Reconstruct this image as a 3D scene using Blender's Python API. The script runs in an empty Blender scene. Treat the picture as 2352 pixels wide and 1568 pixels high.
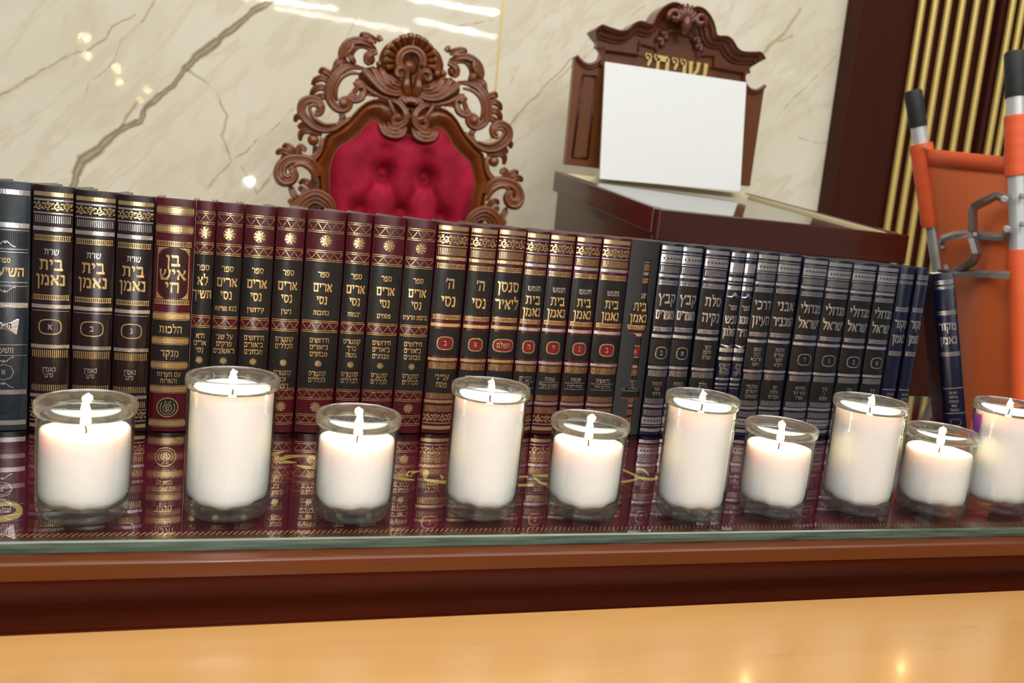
import bpy, bmesh, math, random
from mathutils import Vector, Matrix
import numpy as np

random.seed(7)
rng = np.random.default_rng(7)
sc = bpy.context.scene
COL = sc.collection
W, H = 2352.0, 1568.0

# ------------------------------------------------------------------ camera
FPX, YAW, PITCH, ROLL = 2000.4, 0.3027, 0.14265, 0.09857
CAM = Vector((0.0464, -0.9363, 0.2543))
FW = Vector((math.sin(YAW)*math.cos(PITCH), math.cos(YAW)*math.cos(PITCH), -math.sin(PITCH)))
_r = Vector((math.cos(YAW), -math.sin(YAW), 0)); _u = _r.cross(FW)
RT = math.cos(ROLL)*_r + math.sin(ROLL)*_u
UP = -math.sin(ROLL)*_r + math.cos(ROLL)*_u
cd = bpy.data.cameras.new('camera'); cam = bpy.data.objects.new('camera', cd); COL.objects.link(cam)
cam.matrix_world = Matrix(((RT.x, UP.x, -FW.x, CAM.x), (RT.y, UP.y, -FW.y, CAM.y), (RT.z, UP.z, -FW.z, CAM.z), (0, 0, 0, 1)))
cd.sensor_width = 36.0; cd.lens = FPX/W*36.0; cd.clip_start = 0.02; cd.clip_end = 60
cd.dof.use_dof = True; cd.dof.focus_distance = 0.86; cd.dof.aperture_fstop = 9.0
sc.camera = cam

WALL_Y = 1.75          # the marble wall
CEIL_Z = 2.20          # height of the room's ceiling lamps above the table glass
FLOOR_Z = -0.78

def ray(x, y):
    return FW + RT*((x-W/2)/FPX) - UP*((y-H/2)/FPX)
def on_y(x, y, yy):
    d = ray(x, y); return CAM + d*((yy-CAM.y)/d.y)
def on_z(x, y, zz):
    d = ray(x, y); return CAM + d*((zz-CAM.z)/d.z)
def at_depth(x, y, Z):
    return CAM + ray(x, y)*Z
ALPHA = 0.0495         # the row of books is turned a little against the table edge
RD = Vector((math.cos(ALPHA), math.sin(ALPHA), 0)); RN = Vector((-math.sin(ALPHA), math.cos(ALPHA), 0))
def on_row(x, y):
    d = ray(x, y); return CAM + d*((-(CAM.dot(RN)))/d.dot(RN))

# ------------------------------------------------------------------ light
world = bpy.data.worlds.new('world'); sc.world = world; world.use_nodes = True
bg = world.node_tree.nodes['Background']; bg.inputs[0].default_value = (1.0, 0.985, 0.96, 1); bg.inputs[1].default_value = 0.24

def area(name, loc, sx, sy, power, color, target=None):
    l = bpy.data.lights.new(name, 'AREA'); l.shape = 'RECTANGLE'; l.size = sx; l.size_y = sy; l.energy = power; l.color = color
    o = bpy.data.objects.new(name, l); COL.objects.link(o); o.location = loc
    if target is not None:
        o.rotation_euler = (Vector(target)-Vector(loc)).to_track_quat('-Z', 'Y').to_euler()
    return o
# flash of the camera, right above the lens
area('camera_flash', CAM + UP*0.05 - RT*0.01 + FW*0.01, 0.024, 0.018, 2.2, (1.0, 0.97, 0.95), CAM + FW*1.2 + UP*0.0)
# long ceiling lamps of the hall (their images glitter in the polished wall)
def mirrored_ceiling(x, y):
    p = on_z(x, y, CEIL_Z); return Vector((p.x, 2*WALL_Y-p.y, CEIL_Z))
for (a, b) in (((560, -8), (774, 21)), ((631, 19), (938, 71)), ((945, -4), (1146, 30)), ((958, 46), (1135, 85))):
    A, B = mirrored_ceiling(*a), mirrored_ceiling(*b)
    o = area('ceiling_strip_lamp', (A+B)/2, (B-A).length, 0.06, 16, (1.0, 0.98, 0.93))
    o.rotation_euler = (0, 0, math.atan2((B-A).y, (B-A).x))
for p in ((195, 88), (200, 127), (270, 158), (275, 190), (339, 208), (322, 229)):
    area('warm_ceiling_lamp', mirrored_ceiling(*p), 0.05, 0.11, 13, (1.0, 0.70, 0.34))
# unseen overhead fill panels, added to brighten the wall and table
area('overhead_fill', (0.5, -2.1, 2.22), 4.2, 2.0, 160, (1.0, 0.99, 0.96))
area('overhead_fill', (0.7, 0.35, 2.25), 4.0, 0.9, 44, (1.0, 0.985, 0.95))

sc.view_settings.view_transform = 'Standard'; sc.view_settings.look = 'None'
sc.view_settings.exposure = 0.0; sc.view_settings.gamma = 1.0; sc.view_settings.use_curve_mapping = False
sc.cycles.transparent_max_bounces = 32
sc.cycles.max_bounces = 12; sc.cycles.glossy_bounces = 5; sc.cycles.transmission_bounces = 8
sc.cycles.caustics_reflective = False; sc.cycles.caustics_refractive = False
sc.cycles.sample_clamp_indirect = 6.0

# ------------------------------------------------------------------ materials
def lin(c):
    return tuple(((v/255)/12.92 if v/255 <= 0.04045 else ((v/255+0.055)/1.055)**2.4) for v in c) + (1.0,)
class N:
    """small helper around one node tree"""
    def __init__(s, name):
        s.m = bpy.data.materials.new(name); s.m.use_nodes = True; s.t = s.m.node_tree
        s.t.nodes.clear(); s.out = s.t.nodes.new('ShaderNodeOutputMaterial')
    def n(s, kind, **kw):
        x = s.t.nodes.new('ShaderNode'+kind)
        for k, v in kw.items():
            if isinstance(k, str) and hasattr(x, k): setattr(x, k, v)
        return x
    def link(s, a, b): s.t.links.new(a, b)
    def set(s, sock, v):
        if hasattr(v, 'is_output'): s.link(v, sock)
        else: sock.default_value = v
    def math(s, op, a, b=0.0, clamp=False):
        x = s.n('Math'); x.operation = op; x.use_clamp = clamp; s.set(x.inputs[0], a); s.set(x.inputs[1], b); return x.outputs[0]
    def coord(s, scale=(1, 1, 1), loc=(0, 0, 0), kind='Object'):
        tc = s.n('TexCoord'); mp = s.n('Mapping'); s.link(tc.outputs[kind], mp.inputs[0])
        mp.inputs['Scale'].default_value = scale; mp.inputs['Location'].default_value = loc; return mp.outputs[0]
    def noise(s, vec, scale, detail=3.0, rough=0.5, dist=0.0):
        x = s.n('TexNoise'); s.link(vec, x.inputs['Vector']); x.inputs['Scale'].default_value = scale
        x.inputs['Detail'].default_value = detail; x.inputs['Roughness'].default_value = rough; x.inputs['Distortion'].default_value = dist
        return x.outputs['Fac']
    def ramp(s, fac, stops):
        x = s.n('ValToRGB'); s.set(x.inputs[0], fac); e = x.color_ramp.elements
        while len(e) < len(stops): e.new(0.5)
        for k, (p, c) in enumerate(stops): e[k].position = p; e[k].color = c
        return x.outputs[0]
    def mix(s, fac, a, b):
        x = s.n('Mix'); x.data_type = 'RGBA'; s.set(x.inputs[0], fac); s.set(x.inputs[6], a); s.set(x.inputs[7], b); return x.outputs[2]
    def bump(s, h, strength, dist):
        x = s.n('Bump'); s.link(h, x.inputs['Height']); x.inputs['Strength'].default_value = strength; x.inputs['Distance'].default_value = dist
        return x.outputs[0]
    def pbr(s, color, rough=0.5, metal=0.0, normal=None, **kw):
        p = s.n('BsdfPrincipled'); s.set(p.inputs['Base Color'], color); s.set(p.inputs['Roughness'], rough); s.set(p.inputs['Metallic'], metal)
        if normal is not None: s.link(normal, p.inputs['Normal'])
        for k, v in kw.items(): s.set(p.inputs[k.replace('_', ' ')], v)
        s.link(p.outputs[0], s.out.inputs[0]); return p

def leather(name, c, rough=0.21):
    s = N(name); co = s.coord()
    f = s.noise(co, 60, 4); g = s.noise(co, 2200, 2)
    c = lin(c); d = tuple(v*0.72 for v in c[:3])+(1,)
    s.pbr(s.mix(f, d, c), rough, 0, s.bump(g, 0.16, 0.0005), Specular_IOR_Level=0.38)
    return s.m
def foil(name, c, rough=0.24):
    s = N(name); co = s.coord()
    g = s.noise(co, 760, 3, 0.6); f = s.noise(co, 140, 2)
    c = lin(c); d = tuple(v*0.8 for v in c[:3])+(1,)
    s.pbr(s.mix(f, d, c), rough, 1.0, s.bump(g, 0.35, 0.0006)); return s.m
def wood(name, ca, cb, axis, rough=0.25, scale=1.0, coat=0.3, bumpy=0.05, fleck=0.35, spec=0.5):
    s = N(name); sc3 = [14.0*scale]*3; sc3[axis] = 1.2*scale
    co = s.coord(tuple(sc3)); f = s.noise(co, 1.6, 5, 0.62, 0.6)
    sc4 = [120.0*scale]*3; sc4[axis] = 12.0*scale
    g = s.noise(s.coord(tuple(sc4)), 2.0, 3, 0.6)
    base = s.mix(s.math('MULTIPLY', f, 1.0), lin(ca), lin(cb))
    dark = s.mix(s.math('MULTIPLY', s.math('GREATER_THAN', g, 0.68), fleck), base, lin(tuple(v*0.62 for v in ca)))
    s.pbr(dark, rough, 0, s.bump(g, bumpy, 0.001), Specular_IOR_Level=spec, Coat_Weight=coat, Coat_Roughness=0.12); return s.m
def plain(name, c, rough=0.5, metal=0.0, grain=0.0, gscale=200, **kw):
    s = N(name); co = s.coord(); f = s.noise(co, gscale, 3)
    c = lin(c); d = tuple(v*0.86 for v in c[:3])+(1,)
    s.pbr(s.mix(f, d, c), rough, metal, s.bump(f, grain, 0.001) if grain else None, **kw); return s.m
def thin_glass(name, tint_face, tint_edge, power=2.6, refl=1.0, rough=0.0, fp=5.0):
    s = N(name); lw = s.n('LayerWeight'); lw.inputs[0].default_value = 0.5
    f = lw.outputs['Facing']
    fres = s.math('ADD', 0.04*refl, s.math('MULTIPLY', s.math('POWER', f, fp), 0.9), True)
    col = s.mix(s.math('POWER', f, power), tint_face+(1,), tint_edge+(1,))
    tr = s.n('BsdfTransparent'); s.link(col, tr.inputs[0]); gl = s.n('BsdfGlossy'); gl.inputs['Roughness'].default_value = rough
    gl.inputs['Color'].default_value = (0.95, 0.97, 0.96, 1)
    mx = s.n('MixShader'); s.link(fres, mx.inputs[0]); s.link(tr.outputs[0], mx.inputs[1]); s.link(gl.outputs[0], mx.inputs[2])
    s.link(mx.outputs[0], s.out.inputs[0]); return s.m
def emit(name, c, k):
    s = N(name); co = s.coord(); e = s.n('Emission'); g = s.n('SeparateXYZ'); s.link(co, g.inputs[0])
    e.inputs[0].default_value = c+(1,); e.inputs[1].default_value = k; s.link(e.outputs[0], s.out.inputs[0]); return s.m

MAT = {}
MAT['brown'] = leather('dark brown leather', (25, 9, 8))
MAT['charcoal'] = leather('charcoal leather', (30, 38, 45))
MAT['burgundy'] = leather('burgundy leather', (66, 7, 18))
MAT['blue'] = leather('navy leather', (8, 13, 36))
MAT['black'] = leather('black label leather', (15, 15, 16), 0.32)
MAT['tape'] = leather('black tape', (34, 34, 35), 0.5)
MAT['oval_red'] = leather('red label leather', (110, 16, 26), 0.4)
MAT['gold'] = foil('gold foil', (232, 202, 148))
MAT['silver'] = foil('silver foil', (214, 208, 206))
MAT['pages'] = plain('book page edges', (205, 190, 165), 0.8)
MAT['mahogany'] = wood('mahogany', (42, 9, 2), (94, 32, 8), 0, 0.34, 1.0, 0.05, 0.05, 0.35, 0.22)
MAT['mahogany_edge'] = wood('lighter mahogany edge', (64, 25, 6), (102, 50, 16), 0, 0.28, 1.0, 0.1, 0.05, 0.35, 0.3)
MAT['beech'] = wood('beech', (158, 114, 62), (180, 138, 84), 0, 0.26, 0.9, 0.25, 0.02, 0.22)
MAT['carved'] = wood('carved walnut', (92, 43, 13), (138, 74, 28), 2, 0.30, 2.0, 0.3)
MAT['walnut'] = wood('walnut board', (86, 43, 14), (118, 66, 25), 2, 0.28, 1.0, 0.35)
MAT['dark_red'] = wood('dark red wood', (44, 14, 8), (74, 24, 12), 0, 0.25, 1.0, 0.4)
MAT['crown'] = wood('red walnut', (80, 34, 16), (114, 54, 27), 0, 0.3, 1.0, 0.3)
MAT['panel'] = wood('dark panel wood', (54, 20, 12), (72, 30, 19), 2, 0.5, 0.6, 0.0, 0.05, 0.35, 0.15)
MAT['rod'] = plain('brushed gold rod', (222, 192, 112), 0.38, 0.4, 0.05)
MAT['paper'] = plain('white sheet', (240, 242, 238), 0.6)
MAT['cream'] = plain('cream strip', (236, 220, 170), 0.6)
MAT['gold_letter'] = plain('gilded letters', (232, 204, 130), 0.35, 0.6)
MAT['steel'] = plain('brushed aluminium', (205, 206, 206), 0.38, 0.45, 0.05)
MAT['bar'] = plain('grey steel bar', (158, 152, 150), 0.38, 0.5, 0.05)
MAT['grip'] = plain('black rubber grip', (24, 25, 26), 0.6, 0, 0.3, 700)
MAT['embroidery'] = plain('gold embroidery', (214, 186, 96), 0.45, 0.35, 0.8, 900)
MAT['fringe'] = plain('gold braid', (226, 200, 130), 0.5, 0.2, 0.6, 900)
MAT['purple'] = plain('purple label', (128, 62, 160), 0.5)
MAT['orange_print'] = plain('orange print', (240, 140, 60), 0.5)
MAT['wick'] = plain('burnt wick', (50, 34, 26), 0.9)
MAT['jar'] = thin_glass('clear jar glass', (0.985, 0.99, 0.985), (0.60, 0.66, 0.63), 2.2)
MAT['jar_base'] = thin_glass('thick jar base', (0.80, 0.86, 0.83), (0.42, 0.52, 0.47), 1.6)
def mk():
    s = N('solid clear glass'); g = s.n('BsdfGlass'); g.inputs['IOR'].default_value = 1.45; g.inputs['Color'].default_value = (0.96, 0.985, 0.97, 1); co = s.coord(); s.link(s.bump(s.noise(co, 90, 2), 0.02, 0.001), g.inputs['Normal'])
    d = s.n('BsdfTranslucent'); d.inputs[0].default_value = (0.80, 0.83, 0.80, 1); d2 = s.n('BsdfDiffuse'); d2.inputs[0].default_value = (0.62, 0.66, 0.63, 1)  # milky share stands in for the bright hall refracted by the lip
    m1 = s.n('MixShader'); m1.inputs[0].default_value = 0.5; s.link(d.outputs[0], m1.inputs[1]); s.link(d2.outputs[0], m1.inputs[2])
    mx = s.n('MixShader'); mx.inputs[0].default_value = 0.05; s.link(g.outputs[0], mx.inputs[1]); s.link(m1.outputs[0], mx.inputs[2]); s.link(mx.outputs[0], s.out.inputs[0]); return s.m
MAT['clear_glass'] = mk()
def mk():
    s = N('thick jar foot'); lw = s.n('LayerWeight'); lw.inputs[0].default_value = 0.5; f = lw.outputs['Facing']; co = s.coord()
    fres = s.math('ADD', 0.05, s.math('MULTIPLY', s.math('POWER', f, 4.0), 0.7), True)
    tr = s.n('BsdfTransparent'); s.link(s.mix(s.math('POWER', f, 2.0), (0.93, 0.95, 0.94, 1), (0.55, 0.70, 0.62, 1)), tr.inputs[0])
    gl = s.n('BsdfGlossy'); gl.inputs['Roughness'].default_value = 0.04; nz = s.bump(s.noise(co, 160, 2), 0.15, 0.001); s.link(nz, gl.inputs['Normal'])
    d = s.n('BsdfDiffuse'); d.inputs[0].default_value = (0.60, 0.62, 0.58, 1); t2 = s.n('BsdfTranslucent'); t2.inputs[0].default_value = (0.66, 0.68, 0.64, 1)  # grey share paints in the wax light scattered by the thick base
    a = s.n('MixShader'); a.inputs[0].default_value = 0.5; s.link(d.outputs[0], a.inputs[1]); s.link(t2.outputs[0], a.inputs[2])
    b = s.n('MixShader'); b.inputs[0].default_value = 0.065; s.link(tr.outputs[0], b.inputs[1]); s.link(a.outputs[0], b.inputs[2])
    c = s.n('MixShader'); s.link(fres, c.inputs[0]); s.link(b.outputs[0], c.inputs[1]); s.link(gl.outputs[0], c.inputs[2]); s.link(c.outputs[0], s.out.inputs[0]); return s.m
MAT['foot_glass'] = mk()
MAT['table_glass'] = thin_glass('table glass', (0.96, 0.97, 0.96), (0.88, 0.92, 0.90), 2.0, 1.2, 0.0, 4.2)
MAT['desk_glass'] = thin_glass('reading desk glass', (0.92, 0.94, 0.93), (0.88, 0.9, 0.9), 2.0, 1.4)
def mk():
    s = N('green glass edge'); co = s.coord((3, 3, 60)); f = s.noise(co, 6, 4, 0.6)
    s.pbr(s.ramp(f, [(0.3, lin((36, 52, 43))), (0.7, lin((82, 101, 88)))]), 0.12, 0, None, Specular_IOR_Level=0.6); return s.m
MAT['glass_edge'] = mk()
def mk():
    s = N('burgundy velvet cloth'); co = s.coord(); f = s.noise(co, 18, 3)
    s.pbr(s.mix(f, lin((74, 8, 24)), lin((98, 14, 34))), 0.75, 0, s.bump(s.noise(co, 1500, 2), 0.3, 0.001), Specular_IOR_Level=0.1); return s.m
MAT['cloth'] = mk()
def mk():
    s = N('crimson velvet'); co = s.coord(); f = s.noise(co, 9, 4, 0.55)
    s.pbr(s.ramp(f, [(0.35, lin((132, 12, 34))), (0.65, lin((180, 28, 58)))]), 0.65, 0, s.bump(s.noise(co, 700, 2), 0.15, 0.001), Specular_IOR_Level=0.15, Sheen_Weight=0.15, Sheen_Tint=(1, 0.3, 0.4, 1)); return s.m
MAT['velvet'] = mk()
def mk():
    s = N('orange canvas'); co = s.coord(); f = s.noise(co, 5, 3); g = s.noise(co, 900, 2)
    s.pbr(s.mix(f, lin((214, 78, 32)), lin((234, 100, 48))), 0.5, 0, s.bump(g, 0.2, 0.001)); return s.m
MAT['canvas'] = mk()
def mk():
    s = N('backlit-toned orange canvas'); co = s.coord(); f = s.noise(co, 4, 3); g = s.noise(co, 900, 2)  # same cloth as the sleeves, light from behind painted in as a paler colour
    s.pbr(s.mix(f, lin((226, 100, 46)), lin((242, 132, 74))), 0.55, 0, s.bump(g, 0.2, 0.001)); return s.m
MAT['canvas_sheet'] = mk()
def mk():
    s = N('white candle wax'); co = s.coord(); f = s.noise(co, 40, 2)
    s.pbr(s.mix(f, (0.77, 0.775, 0.775, 1), (0.81, 0.81, 0.81, 1)), 0.45, 0, None, Subsurface_Weight=1.0, Subsurface_Radius=(1.0, 0.5, 0.32), Subsurface_Scale=0.02)
    return s.m
MAT['wax'] = mk()
MAT['flame'] = emit('candle flame', (1.0, 0.62, 0.26), 130.0)

# ------------------------------------------------------------------ mesh helpers
class M:
    def __init__(s): s.v = []; s.f = []; s.mi = []; s.ch = []
    def add(s, vs, fs, mi=0):
        k = len(s.v); s.ch.append((k, k+len(vs), len(s.f), len(s.f)+len(fs))); s.v.extend([tuple(p) for p in vs]); s.f.extend([tuple(k+i for i in q) for q in fs]); s.mi.extend([mi]*len(fs))
    def box(s, c, d, rot=None, mi=0):
        vs = [Vector((x*d[0]/2, y*d[1]/2, z*d[2]/2)) for x in (-1, 1) for y in (-1, 1) for z in (-1, 1)]
        if rot is not None: vs = [rot @ p for p in vs]
        s.add([p+Vector(c) for p in vs], [(0, 1, 3, 2), (4, 6, 7, 5), (0, 4, 5, 1), (2, 3, 7, 6), (0, 2, 6, 4), (1, 5, 7, 3)], mi)
    def tube(s, pts, rad, seg=10, flat=None, mi=0):
        """round tube along points; rad one value or a list; flat=(axis, scale) squashes the section"""
        n = len(pts); P = [Vector(p) for p in pts]; R = rad if isinstance(rad, (list, tuple)) else [rad]*n
        ref = None; rings = []
        for i in range(n):
            t = (P[min(i+1, n-1)]-P[max(i-1, 0)]); t = t.normalized() if t.length > 1e-9 else Vector((0, 0, 1))
            if flat is not None:
                a = Vector(flat[0]); b = t.cross(a); b = b.normalized() if b.length > 1e-6 else Vector((1, 0, 0)); sa = flat[1]
            else:
                if ref is None: ref = Vector((0, 0, 1)) if abs(t.z) < 0.9 else Vector((1, 0, 0))
                b = t.cross(ref).normalized(); a = b.cross(t).normalized(); ref = a; sa = 1.0
            rings.append([P[i]+(b*math.cos(2*math.pi*k/seg)+a*sa*math.sin(2*math.pi*k/seg))*R[i] for k in range(seg)])
        vs = [p for r in rings for p in r]+[P[0], P[-1]]; fs = []
        for i in range(n-1):
            for k in range(seg):
                fs.append((i*seg+k, i*seg+(k+1) % seg, (i+1)*seg+(k+1) % seg, (i+1)*seg+k))
        a0 = n*seg
        for k in range(seg):
            fs.append((a0, (k+1) % seg, k)); fs.append((a0+1, (n-1)*seg+k, (n-1)*seg+(k+1) % seg))
        s.add(vs, fs, mi)
    def lathe(s, prof, seg=48, mi=0, c=(0, 0, 0)):
        n = len(prof); vs = []
        for (r, z) in prof:
            for k in range(seg):
                a = 2*math.pi*k/seg; vs.append((c[0]+r*math.cos(a), c[1]+r*math.sin(a), c[2]+z))
        fs = [(i*seg+k, i*seg+(k+1) % seg, (i+1)*seg+(k+1) % seg, (i+1)*seg+k) for i in range(n-1) for k in range(seg)]
        s.add(vs, fs, mi)
    def extrude(s, outline, mapf, d0, d1, mi=0):
        """closed 2D outline given depth d0..d1; mapf(a, b, d) -> point"""
        n = len(outline); vs = [mapf(a, b, d0) for a, b in outline]+[mapf(a, b, d1) for a, b in outline]
        s.add(vs, [tuple(range(n-1, -1, -1)), tuple(range(n, 2*n))]+[(i, (i+1) % n, n+(i+1) % n, n+i) for i in range(n)], mi)
    def build(s, name, mats, parent=None, smooth=False, loc=None, bevel=0.0, autos=None):
        me = bpy.data.meshes.new(name); me.from_pydata(s.v, [], s.f)
        for m in (mats if isinstance(mats, (list, tuple)) else [mats]): me.materials.append(MAT[m] if isinstance(m, str) else m)
        me.polygons.foreach_set('material_index', s.mi)
        if smooth: me.polygons.foreach_set('use_smooth', [True]*len(me.polygons))
        bm = bmesh.new(); bm.from_mesh(me); bmesh.ops.recalc_face_normals(bm, faces=bm.faces); bm.to_mesh(me); bm.free()
        if autos is not None: me.set_sharp_from_angle(angle=autos)
        me.update(); o = bpy.data.objects.new(name, me); COL.objects.link(o)
        if parent is not None: o.parent = parent
        if loc is not None: o.location = loc
        if bevel:
            b = o.modifiers.new('bevel', 'BEVEL'); b.width = bevel; b.segments = 2; b.limit_method = 'ANGLE'; b.angle_limit = 0.6
        return o
def thing(name, label, cat, loc=(0, 0, 0), rot=(0, 0, 0), group=None):
    o = bpy.data.objects.new(name, None); COL.objects.link(o); o.location = loc; o.rotation_euler = rot
    o.empty_display_size = 0.05
    return tag(o, label, cat, group)
def tag(o, label, cat, group=None):
    o['label'] = label; o['category'] = cat
    if group: o['group'] = group
    return o
def struct(o):
    o['kind'] = 'structure'; return o
def dup(root, loc, rot=None):
    r = root.copy(); COL.objects.link(r); r.location = loc
    if rot is not None: r.rotation_euler = rot
    for ch in root.children:
        c = ch.copy(); COL.objects.link(c); c.parent = r
        for g in ch.children:
            d = g.copy(); COL.objects.link(d); d.parent = c
    return r
def spline(pts, sub=6):
    P = [np.array(p, float) for p in pts]; out = []
    for i in range(len(P)-1):
        p0 = P[max(i-1, 0)]; p1 = P[i]; p2 = P[i+1]; p3 = P[min(i+2, len(P)-1)]
        for k in range(sub):
            t = k/sub
            out.append(0.5*((2*p1)+(-p0+p2)*t+(2*p0-5*p1+4*p2-p3)*t*t+(-p0+3*p1-3*p2+p3)*t**3))
    out.append(P[-1]); return out
def lerp_list(vals, n):
    return list(np.interp(np.linspace(0, len(vals)-1, n), range(len(vals)), vals))

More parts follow.
